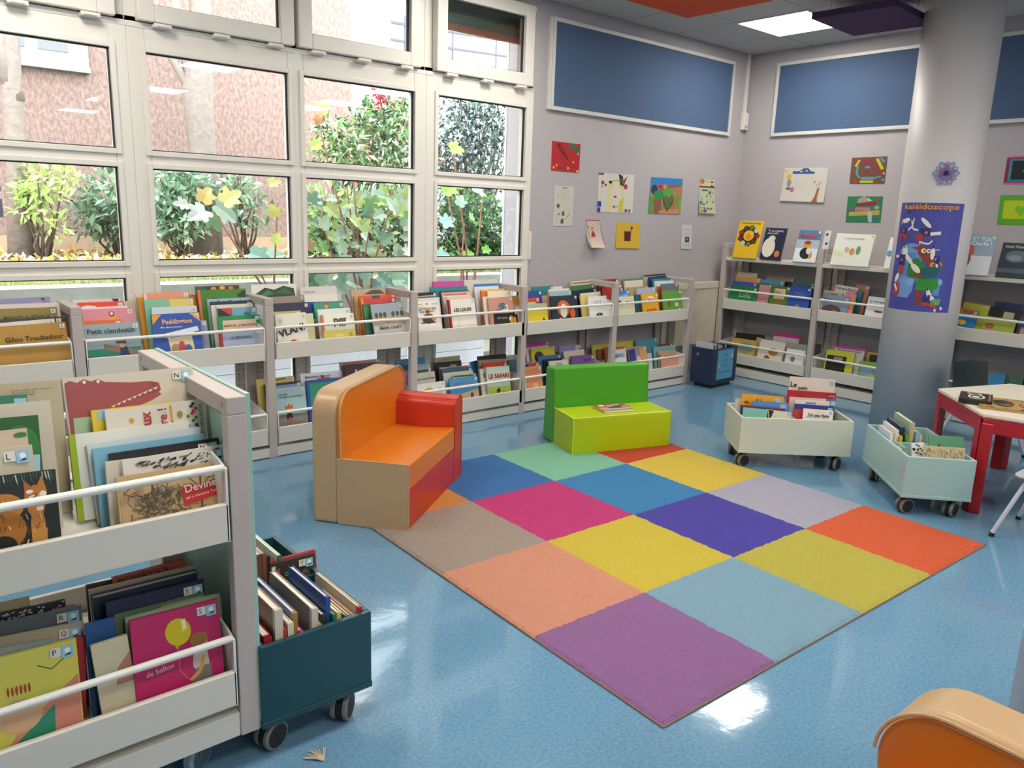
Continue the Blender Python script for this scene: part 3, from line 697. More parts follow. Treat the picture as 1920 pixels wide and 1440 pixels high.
for j in range(4*n):
    for i in range(4*n): m.f.append([j*S+i, j*S+i+1, (j+1)*S+i+1, (j+1)*S+i]); m.c.append(RC[j//n][i//n])
RUGM = attr_mat('wool_pile', .95, bump=1.0, bscale=160, noise=.16, spec=.1, detail=5, bdist=.02)
nt = RUGM.node_tree
e = tag(empty('patchwork_rug', (1.712, 1.262, 0), R(-1.6)), 'patchwork rug of sixteen coloured wool squares on the blue floor', 'rug')
m.build('rug_pile', RUGM, e, smooth=False, fixn=False)
b = MB(); X, Y = 4*px, 4*py
b.tube([(0, 0, .004), (X, 0, .004), (X, Y, .004), (0, Y, .004), (0, 0, .004)], .003, 6); b.build('rug_edging', mat('8A6A55', .9), e)

# ================================================================ FOAM SEATS
def vinyl(h, k=1.0): return mat(h, .34, None, bump=.10, bscale=5.5, spec=.45, detail=2, k=k)
BEI, ORA, RED = vinyl('B99A74'), vinyl('CE7418'), vinyl('BC3420')
def sofa(org, rz, label, mirror=False, group=None):
    L, D, hs, hb, ha, bt, at = .845, .49, .335, .65, .50, .135, .135
    e = tag(empty('foam_sofa', org, rz), label, 'sofa', group)
    def P(m): 
        if mirror: m.v = [(L-x, y, z) for x, y, z in m.v]
        return m
    r = .12
    outline = [(0, 0), (L, 0)]+arc(L-r, hb-r, r, 0, 90)+arc(r, hb-r, r, 90, 180)
    m = MB(); m.prism(outline, 'y', D-bt+.008, D); P(m).build('back_cover', BEI, e, bevel=.016, seg=3)
    o2 = [(.004, hs-.02), (L-.02, hs-.02)]+arc(L-r-.004, hb-r-.004, r, 0, 90)+arc(r+.004, hb-r-.004, r, 90, 180)
    m = MB(); m.prism(o2, 'y', D-bt-.012, D-bt+.01); P(m).build('backrest', ORA, e, bevel=.01, seg=3)
    # seat: slightly sagging top
    m = MB(); m.prism([(0, .205), (D-bt, .205), (D-bt, hs-.012), (D*.35, hs-.014), (0, hs)], 'x', .012, L-at+.004); P(m).build('seat', ORA, e, bevel=.012, seg=3)
    m = MB(); m.prism([(.012, .003), (L-at+.01, .003), (L-at+.01, .205), (.012, .218)], 'y', .002, D-bt); P(m).build('base', RED, e, bevel=.006, seg=2)
    m = MB(); m.prism([(0, 0), (D-bt+.01, 0), (D-bt+.01, hs-.004), (0, hs)], 'x', 0, .013); P(m).build('side_panel', BEI, e, bevel=.006, seg=3)
    # armrest: rounded over towards the outside
    prof = [(L-at, .003), (L-.001, .003)]+arc(L-.055, ha-.055, .054, 0, 80)+[(L-at+.03, ha-.015)]+arc(L-at+.035, ha-.055, .035, 100, 180, 5)
    m = MB(); m.prism(prof, 'y', 0, D-bt+.004); P(m).build('armrest', RED, e, bevel=.014, seg=3)
    m = MB()
    m.tube([(.003, -.001, .004), (.003, -.001, hs+.001), (.003, D-bt-.012, hs-.004)], .004, 6)
    m.tube([(x, D-bt-.012, z) for x, z in [(.003, hs-.01)]+[(a, b) for a, b in (arc(L-r, hb-r, r, 0, 90)+arc(r, hb-r, r, 90, 180))[::-1]]], .004, 6)
    P(m).build('piping', BEI, e)
    m = MB(); m.tube([(L-at+.004, 0, .21)]+[(x, 0, z) for x, z in prof[2:][::-1]]+[(L-.001, 0, .004), (.01, 0, .004)], .0035, 6); P(m).build('piping', RED, e)
    return e
sofa((1.874, 2.933, 0), math.atan2(.497, .666), 'orange foam sofa with beige back and one red arm, on the rug corner')
sofa((1.045, .535, 0), R(-90), 'orange foam sofa with beige back, cut off by the lower picture corner', mirror=True)
GRN, LIM = vinyl('489A20'), vinyl('AABF0E')
e = tag(empty('foam_bench', (3.363, 3.355, 0), math.atan2(3.137-3.355, 4.061-3.363)), 'two-seat foam bench with green back and lime seat', 'sofa')
m = MB(); m.prism([(.275, .0), (.45, 0), (.44, .505), (.315, .515), (.29, .25)], 'x', 0, .735); m.build('backrest', GRN, e, bevel=.018, seg=3)
m = MB(); m.box(0, .735, 0, .285, 0, .25); m.build('seat', LIM, e, bevel=.016, seg=3)
m = MB(); m.tube([(.003, 0, .004), (.003, .002, .246), (.003, .285, .25)], .0035, 6); m.tube([(.003, .002, .247), (.732, .002, .247)], .003, 6); m.build('piping', vinyl('D2E040'), e)

# ================================================================ TABLES AND CHAIRS
TRED, TTOP = mat('A81420', .22, 'red_lacquer', spec=.6), mat('DAD2C2', .35, 'cream_laminate')
u = Vector((.946, -.322, 0)).normalized(); Fp = Vector((4.464, 1.439, 0)); S_ = .62; ctr = Fp+u*S_
hexp = [ctr+Matrix.Rotation(R(60*k), 3, 'Z') @ (Fp-ctr) for k in range(6)]
def table(idx, label):
    P0 = [hexp[i % 6] for i in idx]; c = sum(P0, Vector())/4; e = tag(empty('trapezoid_table', c), label, 'table', 'red framed trapezoid tables pushed together')
    def shrink(d):
        out = []
        for k in range(4):
            p, a, b = P0[k], P0[k-1], P0[(k+1) % 4]; n = ((a-p).normalized()+(b-p).normalized()); cr = abs(((a-p).normalized()).cross((b-p).normalized()).z)
            out.append(p+n*(d/max(cr, .1))-c)
        return out
    top = shrink(.002); m = MB(); m.prism([(p.x, p.y) for p in top], 'z', .532, .55); m.build('tabletop', TTOP, e, bevel=.003)
    m = MB(); m.prism([(p.x, p.y) for p in shrink(.001)], 'z', .522, .532)
    a, b = shrink(.004), shrink(.026)
    for k in range(4):
        q = [a[k], a[(k+1) % 4], b[(k+1) % 4], b[k]]; m.prism([(p.x, p.y) for p in q], 'z', .448, .522)
    m.build('apron', TRED, e, bevel=.003)
    inner = shrink(.035)
    for k in range(4):
        p = P0[k]; d1 = (P0[k-1]-p).normalized(); d2 = (P0[(k+1) % 4]-p).normalized(); o = shrink(.002)[k]; w = .062
        q = [o, o+d2*w, o+(d1+d2).normalized()*w*1.0 if (d1.dot(d2) > 0) else o+(d1+d2)*w*.95, o+d1*w]
        MB().prism([(v.x, v.y) for v in q], 'z', 0, .5).build('leg', TRED, e, bevel=.006, seg=3)
    return e
# hexp[0]=F ; order so that each table is half of the hexagon
di = 1 if (hexp[1]-Vector((4.93, 1.87, 0))).length < .3 else -1
table([0, di, 2*di, 3*di], 'red framed trapezoid table with cream top, carrying the black and white book')
table([3*di, 4*di, 5*di, 6*di], 'red framed trapezoid table with cream top, nearer the picture edge')
def chair(org, rz, label, shell, legc=None, hs=.33, back=.62):
    e = tag(empty('child_chair', org, rz), label, 'chair'); lm = legc or mat('C9CCD6', .3, 'grey_tube')
    w, d = .15, .15
    for sx in (-1, 1):
        for sy in (-1, 1):
            m = MB(); m.tube([(sx*(w+.04), sy*(d+.045), .012), (sx*(w-.02), sy*(d-.04), hs-.05), (sx*(w-.03), sy*(d-.06), hs-.025), (sx*(w-.06), sy*(d-.10), hs-.012)], .0105, 12); lg = m.build('leg', lm, e, smooth=False)
            MB().tube([(sx*(w+.0405), sy*(d+.0455), 0), (sx*(w+.037), sy*(d+.042), .02)], .0125, 12).build('leg_tip', DARK, lg)
    pr = arc(.11, .11, .05, 0, 90)+arc(-.11, .11, .05, 90, 180)+arc(-.11, -.11, .05, 180, 270)+arc(.11, -.11, .05, 270, 360)
    MB().prism(pr, 'z', hs-.012, hs).build('seat', shell, e, bevel=.005, seg=3)
    m = MB(); N = 8; vs = []
    for j in range(2):
        for i in range(N+1):
            t = (i/N-.5)*2; vs += [(t*.155, -.16-.03*j+.035*t*t, hs+.07+j*(back-hs-.07)), (t*.155, -.172-.03*j+.035*t*t, hs+.07+j*(back-hs-.07))]
    fs = []
    for i in range(N):
        a = 2*i; b = 2*(N+1)+2*i; fs += [(a, a+2, b+2, b), (a+1, b+1, b+3, a+3), (a, a+1, a+3, a+2), (b, b+2, b+3, b+1)]
    k = 2*(N+1); fs += [(0, k, k+1, 1), (2*N, 2*N+1, k+2*N+1, k+2*N)]
    m.add(vs, fs); m.build('backrest', shell, e, bevel=.004, seg=3)
    for sx in (-1, 1): MB().tube([(sx*.09, -.14, hs-.01), (sx*.09, -.168, hs+.05), (sx*.09, -.19, back-.06)], .009, 10).build('back_post', lm, e)
    return e
chair((4.398, 1.03, 0), 0, 'grey child chair on white tube legs, partly past the picture edge', mat('B9BCC8', .35, 'grey_shell'))
chair((5.80, 1.86, 0), R(158), 'dark green child chair behind the table and the poster pillar', mat('1B2B2C', .4, 'dark_green_shell'), back=.60)

# ================================================================ BOOKS
W4, W5, W6, W7, W8, W9 = (0, 500, 4.8), (340, 520, 4.5), (740, 520, 5.144), (960, 500, 4.364), (1340, 400, 3.789), (1640, 360, 3.789)
WA, WB, WC, WD = (0, 640, 4.0), (0, 1000, 3.273), (1340, 680, 3.31), (480, 980, 5.54)
def cname(h):
    r, g, b = [int(h[i:i+2], 16)/255 for i in (0, 2, 4)]; hh, s, v = colorsys.rgb_to_hsv(r, g, b); hh *= 360
    if v < .24: return 'black'
    if s < .12: return 'white' if v > .85 else 'pale grey' if v > .68 else 'grey'
    pre = 'dark ' if v < .48 else 'pale ' if s < .32 and v > .6 else ''
    if s < .32 and 20 < hh < 70: return ('cream' if v > .78 else 'beige' if v > .5 else 'brown')
    n = 'red' if hh < 14 or hh > 342 else 'orange' if hh < 38 else 'yellow' if hh < 66 else 'green' if hh < 155 else 'teal' if hh < 192 else 'blue' if hh < 250 else 'purple' if hh < 300 else 'pink'
    if n == 'orange' and v < .7: n = 'brown'; pre = ''
    if n == 'yellow' and v < .75: n = 'olive'; pre = ''
    return pre+n
ORD = ['frontmost', 'second', 'third', 'fourth', 'fifth', 'sixth', 'seventh', 'eighth', 'ninth', 'tenth', 'eleventh']
def make_book(M, w, h, th, col, title=None, art=None, letter=None, emblem=False, label='', group=None, name='picture_book', spine=None, page=None):
    """a hardback standing up: boards and spine are the thing; pages, cover picture, title and shelf mark are its parts"""
    b = MB(); c = col; sp = spine or col; bt = min(.0025, th*.2)
    b.box(0, w, 0, bt, 0, h, c); b.box(0, w, th-bt, th, 0, h, c); b.box(0, .004, bt, th-bt, 0, h, sp)
    if spine: b.box(-.0004, .014, -.0006, th, 0, h, sp)
    o = b.build(name, PRINT); o.matrix_world = M
    MB().box(.004, w-.003, bt, th-bt, .003, h-.0035).build('pages', page or PAGES, o)
    if art: draw(art, lambda u, t, l: (min(max(u, .01), .99)*w, -.0006-.0004*l, max(h-max(t, .01)*w, .004)), 'cover_picture', o)
    for s in (title or []):
        p = s.split('@'); txt, t, wf, tc = p[0].replace('|', '\n'), float(p[1]), float(p[2]), p[3]
        u = float(p[4]) if len(p) > 4 and p[4] else None; bold = float(p[5]) if len(p) > 5 and p[5] else .01
        q, tw, tht = text_obj(txt, o, width=wf*w, color=tc, bold=bold)
        ang = float(p[6]) if len(p) > 6 else 0
        if ang == -90: q.location = (u*w+tht, -.0036, h-t*w-tw)
        else: q.location = ((u*w if u is not None else (w-tw)/2), -.0036, h-t*w-tht)
        q.rotation_euler = (R(90), R(ang), 0)
    if letter:
        s = .021; x1 = w-.008; z1 = h-.009
        sh = [('r', x1-s, z1-s, x1, z1, 'E6E4DE')]
        if emblem: sh = [('r', x1-2.3*s, z1-s*1.05, x1-1.25*s, z1, 'DEDCD4'), ('r', x1-s*1.2, z1-s*1.35, x1, z1, '8FC3D8'), ('e', x1-s*.6, z1-s*.55, s*.3, s*.3, 'F0F0EE'), ('p', [(x1-s, z1-s*1.15), (x1-s*.5, z1-s*.85), (x1-s*.15, z1-s*1.0), (x1-s*.5, z1-s*1.1)], '18242C')]
        k = draw(sh, lambda u, v, l: (u, -.0036-.0002*l, v), 'shelf_mark', o)
        lx = x1-s*.72 if not emblem else x1-s*2.08
        q, tw, tht = text_obj(letter, k, height=s*.62, color='18181A', name='mark_letter'); q.location = (lx, -.0046, z1-s*.82); q.rotation_euler = (R(90), 0, 0)
    tag(o, label, 'book', group); return o
TH = R(12)
PLACED = {}
def stack(org, wd, dd, zt, rise, D, crop, books, sname, tray, group, letter=None, emblem=False, d0=.085, th=.014, lean=12, zfix=None, dmax=None, kstart=0):
    """books of one stack, front to back; each top edge is read off the photograph and set at its own depth in the tray"""
    n = len(books); step = min(.042, ((dmax or (D-.012))-d0)/max(1, n-1)) if n > 1 else 0
    ox, oy, s = crop; T = R(lean); up0 = Vector((0, 0, 1))
    for k, bk in enumerate(books):
        x0, y0, x1, y1, col = bk[:5]; op = bk[5] if len(bk) > 5 else {}
        want = d0+step*k; best = None; seen = PLACED.setdefault(tray, []); tk = op.get('th', th)
        for off in [0, .006, -.006, .012, -.012, .018, -.018, .024, -.024, .03, .036]:
            dt = want+off
            if dt < d0-.004 or dt > (dmax or (D-.012))+.012: continue
            P = org+dd*dt; a = at_pl(ox+x0/s, oy+y0/s, P, dd); b = at_pl(ox+x1/s, oy+y1/s, P, dd)
            lo, hi = a.dot(wd), b.dot(wd)
            clash = sum(1 for (l2, h2, d2, t2) in seen if lo < h2-.002 and hi > l2+.002 and -(tk+.002) < d2-dt < t2+.002)
            if best is None or clash < best[0]: best = (clash, dt, a, b, lo, hi)
            if clash == 0: break
        _, dt, a, b, lo, hi = best; seen.append((lo, hi, dt, tk))
        v = b-a; w = v.length; roll = math.atan2(v.z, v.dot(wd)); roll = max(-.12, min(.12, roll))
        def zf(d): return zfix if zfix is not None else zt+.018+rise*max(0, (d-.018))/(D-.02)
        h = .28
        for _ in range(3): h = (min(a.z, b.z)-zf(dt-h*math.sin(T)))/math.cos(T)
        h = max(.12, min(.40, h)); tt = op.get('th', th)
        lw = wd*math.cos(roll)+up0*math.sin(roll)
        upd = (up0*math.cos(T)+dd*math.sin(T)); upd = (upd-lw*upd.dot(lw)).normalized()
        nd = lw.cross(upd)*-1
        if nd.dot(dd) < 0: nd = -nd
        if w < .07: tt = min(tt, .012)
        o = a-upd*h
        M = Matrix(((lw.x, nd.x, upd.x, o.x), (lw.y, nd.y, upd.y, o.y), (lw.z, nd.z, upd.z, o.z), (0, 0, 0, 1)))
        look = op.get('l', cname(col)+' book')
        lab = look+', '+ORD[k+kstart]+' in '+sname+', '+tray
        if len(lab.split()) > 16: lab = cname(col)+' book, '+ORD[k+kstart]+' in '+sname+', '+tray
        make_book(M, w, h, tt, col, op.get('t'), op.get('a'), op.get('s', letter if k < 5 and w > .1 else None), emblem, lab, group, spine=op.get('sp'))
X1, Y1, YM = Vector((1, 0, 0)), Vector((0, 1, 0)), Vector((0, -1, 0))
def A_(unit, tray, crop, stacks, letter):
    org = Vector((0, 4.36, 0)); zt = .602 if tray == 'upper' else .084
    for sn, bks in stacks:
        stack(org, X1, Y1, zt, .09, .315, crop, bks, sn+' stack', tray+' tray, '+unit, 'picture books in the '+tray+' tray of the '+unit, letter)
def B_(unit, tray, crop, stacks, letter=None, **k):
    org = Vector((6.54, 0, 0)); zt = .645 if tray == 'upper' else .125
    for sn, bks in stacks:
        stack(org, YM, X1, zt, .09, .315, crop, bks, sn+' stack', tray+' tray, '+unit, 'picture books in the '+tray+' tray of the '+unit, letter, **k)
def land(c1, c2, t=.45): return [('r', 0, t, 1, 2, c1)]+([('r', 0, t+.35, 1, 2, c2)] if c2 else [])
horse = [('e', .6, .92, .19, .06, '6A7088'), ('e', .8, .78, .07, .10, '8A93A8', -20), ('e', .84, .70, .06, .04, 'C8CCD4'), ('p', [(.35, .9), (.5, .84), (.48, .98), (.33, 1.0)], 'B8B4B0')]
A_('first window shelf', 'upper', W4, [
 ('only', [(-220, 555, 588, 495, 'B08430', dict(t=['Gilou Troubadour@.15@.66@2A1C14@.29@.02'], a=horse, l='ochre book with a grey horse')),
  (-200, 525, 488, 465, 'DAD4CC'), (-100, 480, 560, 448, '3A3430', dict(l='black edged book')), (-200, 488, 500, 452, '5E9AA8'),
  (-200, 388, 510, 362, '8C7A36', dict(t=['MARCEL le RÊVEUR@.10@.6@3A2C18@.3@.01'], l='olive book with dark capitals')), (-150, 345, 535, 322, 'D9C8C4'), (-150, 300, 445, 268, '8A86AC', dict(a=[('p', [(.55, .16), (.8, .06), (.95, .16)], 'B08C88'), ('p', [(.85, .03), (.9, 0), (.92, .08)], '2A2230')], l='lilac book'))])], 'B')
bag = [('r', 0, .47, 1, 2, '1E7868'), ('p', [(.34, .38), (1, .55), (1, .68), (.35, .48)], '8A6E58'), ('p', [(.55, .28), (.72, .28), (.74, .4), (.56, .38)], '5E463C'), ('p', [(.62, .47), (.74, .45), (.8, .7), (.6, .68)], '22304E'), ('e', .66, .43, .05, .04, 'D8A878')]
A_('second window shelf', 'upper', W4, [
 ('left', [(725, 527, 1245, 495, '93A6AC', dict(t=['Petit clandestin@.09@.82@26323A@.09@.015'], a=bag, l='blue grey book with a log picture')),
  (728, 490, 1092, 474, 'DD6E2C'), (735, 386, 1196, 368, 'D98A96', dict(a=[('e', .56, .12, .06, .06, 'B03848'), ('e', .56, .11, .03, .03, 'F0E0E0'), ('r', .5, .18, .66, .5, 'E0A830')], l='pink book with a red circle')),
  (702, 372, 1148, 350, 'E0D4DC'), (700, 326, 1110, 308, 'E04426', dict(a=[('p', [(.06, .1), (.2, .07), (.38, .1), (.36, .4), (.06, .4)], 'E8E0DC')])), (650, 298, 1078, 282, 'D6CCC8', dict(a=[('p', [(.82, .01), (.97, .01), (.96, .1), (.85, .06)], '26262C')])), (1110, 312, 1205, 305, 'C9BBA8')]),
 ('middle', [(1358, 432, 1792, 408, '2C52A4', dict(t=['Paddington@.12@.62@E8A884@.2@.03', 'Mon album panorama@.27@.44@E8ECF4@.16'], a=[('p', [(0, 0), (.2, 0), (0, .22)], 'E8A030'), ('p', [(.78, 0), (1, 0), (1, .2)], 'E8A030'), ('p', [(.24, .42), (.92, .3), (.95, .4), (.26, .52)], 'DCE2EC'), ('p', [(.28, .52), (.78, .5), (.84, 1.05), (.34, 1.08)], 'D8C8A8'), ('e', .42, .75, .09, .1, 'B08868'), ('e', .55, .72, .07, .12, 'C04438'), ('e', .68, .78, .08, .1, '4A6AA0')], l='royal blue book with orange corners')),
  (1480, 505, 1858, 480, '8F94B8', dict(a=[('e', .2, .9, .14, .3, 'C8404A')])), (1362, 368, 1768, 350, 'CFD6DC'), (1296, 300, 1738, 282, '7DB89C', dict(a=[('r', .5, 0, 1, 1, 'D9C264')], l='green and yellow book')),
  (1290, 240, 1696, 220, 'E29272', dict(sp='E8C8B8')), (1235, 278, 1500, 262, 'D99A2C'), (1222, 252, 1420, 240, 'CFC4AC'), (1735, 262, 1900, 250, 'D98A40')])], 'B')
A_('second window shelf', 'upper', W5, [
 ('right', [(322, 448, 662, 425, 'A4B0CC', dict(t=['LA BROUILLE@.17@.52@38445E'], a=[('r', 0, .5, 1, 1, 'C8CCDC'), ('e', .35, .66, .06, .05, '38383C'), ('e', .82, .58, .06, .05, '4A3830')], l='pale blue book with small capitals', sp='B03A34')),
  (305, 332, 658, 312, '1F8A4C', dict(t=['MARCEL LE MAGICIEN@.20@.78@7A4A3C@.13@.012'], a=[('r', .1, .1, .9, .42, 'D8BCA4')], l='green framed book')),
  (300, 262, 632, 245, '6CA6BE', dict(t=['Aki@.12@.16@24445A@.66'], a=[('r', 0, 0, .36, .5, '221E24'), ('p', [(.05, 0), (.36, 0), (.34, .2), (.2, .1)], 'C03C34')], l='light blue, black and red book')),
  (250, 236, 602, 218, 'DCD2C2', dict(a=[('l', [(.1, .02), (.16, .22)], .03, 'C89040')])), (245, 206, 592, 194, '23262E'), (215, 186, 612, 165, '9AB8C4', dict(t=['Bein Dernier@.035@.62@24303C@.2@.02'])),
  (135, 108, 540, 94, '3E7C1E', dict(sp='D8702C', a=[('e', .35, .25, .12, .08, '24501A'), ('p', [(.8, .12), (1, .02), (1, .4)], '1A2818')], l='leaf green book with orange spine')), (118, 78, 486, 64, '1E5A44', dict(a=[('p', [(.22, 0), (1, 0), (1, .12), (.22, .12)], '3A2E16'), ('e', .4, .06, .06, .04, 'E0901E'), ('e', .6, .05, .07, .04, 'E8A82C'), ('e', .8, .06, .06, .04, 'D8782A')], l='dark green book with orange fruit')), (60, 148, 150, 142, 'D9782C')])], 'C')
frogs = [('e', .3, .55, .1, .1, 'D04030'), ('l', [(.62, .25), (.82, .75)], .04, 'D8A838')]
trees = [('r', 0, 0, 1, .38, '9CA6B4'), ('r', 0, .38, 1, .55, 'CFA880')]+[('e', x, .3, .055, .075, '3E5A38') for x in (.12, .25, .38, .64, .78, .92)]+[('r', x-.006, .34, x+.006, .42, '4A3A2A') for x in (.12, .25, .38, .64, .78, .92)]
A_('third window shelf', 'upper', W5, [
 ('left', [(788, 312, 1048, 294, 'E2DED2', dict(t=['VLAN!@.50@.86@1A1A1A@.08@.02@-14'], a=[('e', .14, .22, .07, .07, 'C9C4B4'), ('e', .5, .98, .12, .16, 'E0B83C'), ('e', .5, .86, .1, .05, 'C8342A')], l='cream book with a red bow')),
  (860, 316, 1110, 302, 'DBD6A4'), (768, 292, 1006, 279, 'C2B64C'), (760, 222, 1072, 208, '232846', dict(t=['MES@.22@.3@C8CCD8@.1'], l='navy book with pale capitals')), (745, 168, 1042, 148, '94867C', dict(a=[('e', .5, .3, .25, .12, 'B4A494'), ('e', .4, .28, .05, .04, '6A5A50')])),
  (585, 62, 962, 53, 'DCDCD8', dict(a=[('p', [(.05, .22), (.3, .07), (.5, .12), (.72, .04), (.95, .1), (.98, .4), (.08, .4)], '1E3A24'), ('p', [(.1, .3), (.35, .12), (.5, .2)], '3E7A48'), ('p', [(.5, .2), (.75, .08), (.93, .22)], '2C5E38')], l='white book with a dark palm crown'))]),
 ('middle', [(1180, 318, 1450, 300, 'ECEBD8', dict(t=['Pfff@.12@.4@3E4446@.35@.03'], a=[('r', 0, .45, 1, 2, 'CDBF5C'), ('e', .5, .75, .2, .2, 'DAD08A'), ('e', .85, .6, .05, .08, 'A89A44')], l='pale yellow book', sp='D98A3C')),
  (1148, 272, 1420, 255, 'DDE2E4'), (1112, 352, 1300, 335, 'A3927A', dict(a=[('r', .3, .1, .45, 2, '7A6A50')])), (1118, 216, 1366, 205, '3D9A78', dict(a=[('e', .4, .12, .06, .07, 'D8A080'), ('e', .42, .04, .09, .04, 'D03A38')], l='green book with a red hat')), (1076, 208, 1362, 200, '274C98'),
  (1036, 150, 1312, 136, 'E2DDD2'), (1000, 82, 1308, 71, 'D2CCC8', dict(t=['LE BALLON@.11@.3@B06A58@.08'], l='pale grey book with small red capitals')), (1300, 140, 1345, 136, 'C8D0D4')]),
 ('right', [(1600, 232, 1866, 208, 'C6C4BE', dict(t=['Quel@.42@.25@6A4A30', 'Akim court@.60@.7@20201E@@.01'], a=trees, l='beige book with six round trees')),
  (1530, 228, 1802, 208, '2E6456', dict(a=[('e', .08, .2, .12, .14, '3E8A44')])), (1516, 184, 1802, 166, 'D03C44', dict(sp='D8A040')), (1498, 158, 1802, 140, 'DB5A30', dict(a=[('e', .45, .06, .12, .06, '3A4A54')])), (1460, 160, 1620, 150, 'D8B470'), (1430, 106, 1716, 90, 'BCA48C', dict(a=[('p', [(.35, .14), (.6, .03), (.85, .04), (.98, .14)], '54483E')], l='brown cream book')), (1435, 180, 1560, 170, '9A7A60')])], 'D')
A_('third window shelf', 'lower', W5, [
 ('left', [(766, 942, 1042, 913, 'A5C4C8', dict(t=['Je veux|un pain au chocolat !@.16@.74@26343C@.17'], a=[('p', [(.32, .62), (.34, .48), (.4, .56), (.44, .46), (.5, .55), (.56, .48), (.56, .62)], 'D8622A'), ('r', 0, .78, 1, 2, '8A8480'), ('e', .44, .85, .1, .12, '3A2A24'), ('e', .45, .95, .06, .08, 'B85A60')], l='pale blue book with an orange crown')),
  (700, 905, 1010, 872, '2A2C38', dict(a=[('r', .1, .06, .95, .5, '8C98C8'), ('e', .4, .2, .08, .06, '6FB0A0'), ('e', .6, .18, .08, .06, '8A6AA8')])), (632, 862, 952, 830, 'D2B764', dict(a=[('l', [(.4, .08), (.75, .04)], .03, '5A4A2A')]))]),
 ('middle', [(1050, 872, 1388, 838, '2856A4', dict(a=[('r', .07, .07, .97, 2, '2E9478'), ('p', [(.3, .6), (.45, .3), (.6, .34), (.55, .9), (.3, .9)], '1E2426')], l='blue edged green book')),
  (1003, 815, 1350, 783, 'DCDCE2', dict(t=['Bienvenue chez moi@.06@.6@34343C@.1'], a=[('e', .55, .2, .22, .08, 'B0485A'), ('e', .52, .1, .03, .03, '22242C')], l='white book with a red shape'))]),
 ('right', [(1378, 742, 1676, 715, '38201F', dict(a=[('e', .3, .2, .03, .08, 'D8D0C8'), ('e', .38, .24, .03, .07, 'C8C0B8'), ('r', .5, .14, .9, .17, '8A3430')], l='black book with white specks')), (1366, 738, 1665, 715, '9C2A32'), (1338, 716, 1672, 690, 'A8BCCC', dict(a=[('r', .05, .02, .95, .06, 'D8707A')]))])], 'E')
fox = [('e', .52, .62, .27, .18, '7A3A28'), ('e', .42, .6, .14, .1, '3A3E5C'), ('e', .5, .38, .09, .08, 'D9702C'), ('e', .74, .62, .1, .08, 'E0A83A'), ('r', .2, .74, .8, .78, '3A2E26'), ('r', .1, .1, .3, .12, 'D8702C'), ('e', .5, .1, .05, .03, 'D8702C'), ('r', .7, .1, .92, .12, 'D04030')]
A_('fourth window shelf', 'upper', W6, [
 ('left', [(188, 236, 418, 222, 'ECE8E0', dict(t=["Qu'est-ce que|Tata mijote ?@.2@.72@2A2A2A"], a=fox, l='white book with an orange fox figure')), (188, 205, 430, 192, 'DDD8D2'), (188, 190, 408, 180, '34508C', dict(a=[('r', 0, 0, .2, .1, 'C03A60')])), (188, 184, 400, 170, 'E0C080'),
  (175, 155, 400, 138, '22242A'), (345, 97, 700, 84, '26888C'), (372, 42, 660, 36, 'CE4A9E', dict(a=[('r', 0, .22, 1, 1, 'E0DCDC')], l='magenta topped sheet'))]),
 ('middle', [(515, 218, 768, 202, 'EAE4DA', dict(t=['LES LOUPS@.27@.66@1C1A1A@@.03'], a=[('l', [(.35, .9), (.3, .7), (.38, .62)], .008, '6A6460'), ('l', [(.4, 1.05), (.5, .98), (.58, 1.0)], .008, '6A6460')], sp='A02A34', l='cream book with bold black capitals')),
  (500, 190, 736, 174, 'E2C8B8'), (468, 178, 728, 166, 'E6DED4'), (452, 146, 720, 134, 'DC9E92', dict(a=[('r', .1, .06, .9, .1, 'B0706A')])), (440, 134, 716, 120, '463C74', dict(a=[('r', .7, 0, 1, .3, '8A3040')])), (668, 28, 985, 15, 'D4CCC0', dict(l='tall pale grey book'))]),
 ('right', [(955, 330, 1182, 316, '2B2724', dict(t=['PETIT ROND@.2@.42@D8D4C4@.12'], a=[('e', .72, .3, .09, .14, 'D99A2C'), ('e', .86, .36, .06, .16, 'D9A838'), ('e', .66, .26, .05, .06, 'E8E4DC')], l='black book with a yellow beaked bird')),
  (900, 200, 1132, 184, 'CE9484', dict(t=['OUSTE!@.36@.34@1E1C1C@.38@.03@-12'], a=[('e', .55, .42, .22, .24, '7A5A48'), ('p', [(.36, .34), (.76, .24), (.78, .44), (.38, .52)], 'E6DED0'), ('e', .52, .28, .12, .07, '4A7AA8')], l='salmon book with a white banner')),
  (850, 188, 1126, 172, 'E8DDCC'), (896, 134, 1112, 124, 'EADFC4'), (832, 132, 1060, 124, 'E67C32', dict(sp='E0702A')), (836, 118, 1098, 106, 'E6CE62'), (770, 92, 1002, 80, 'DCE0EC'), (772, 66, 1000, 56, '2E80C4'), (1130, 180, 1195, 172, 'A87A34')])], 'D')
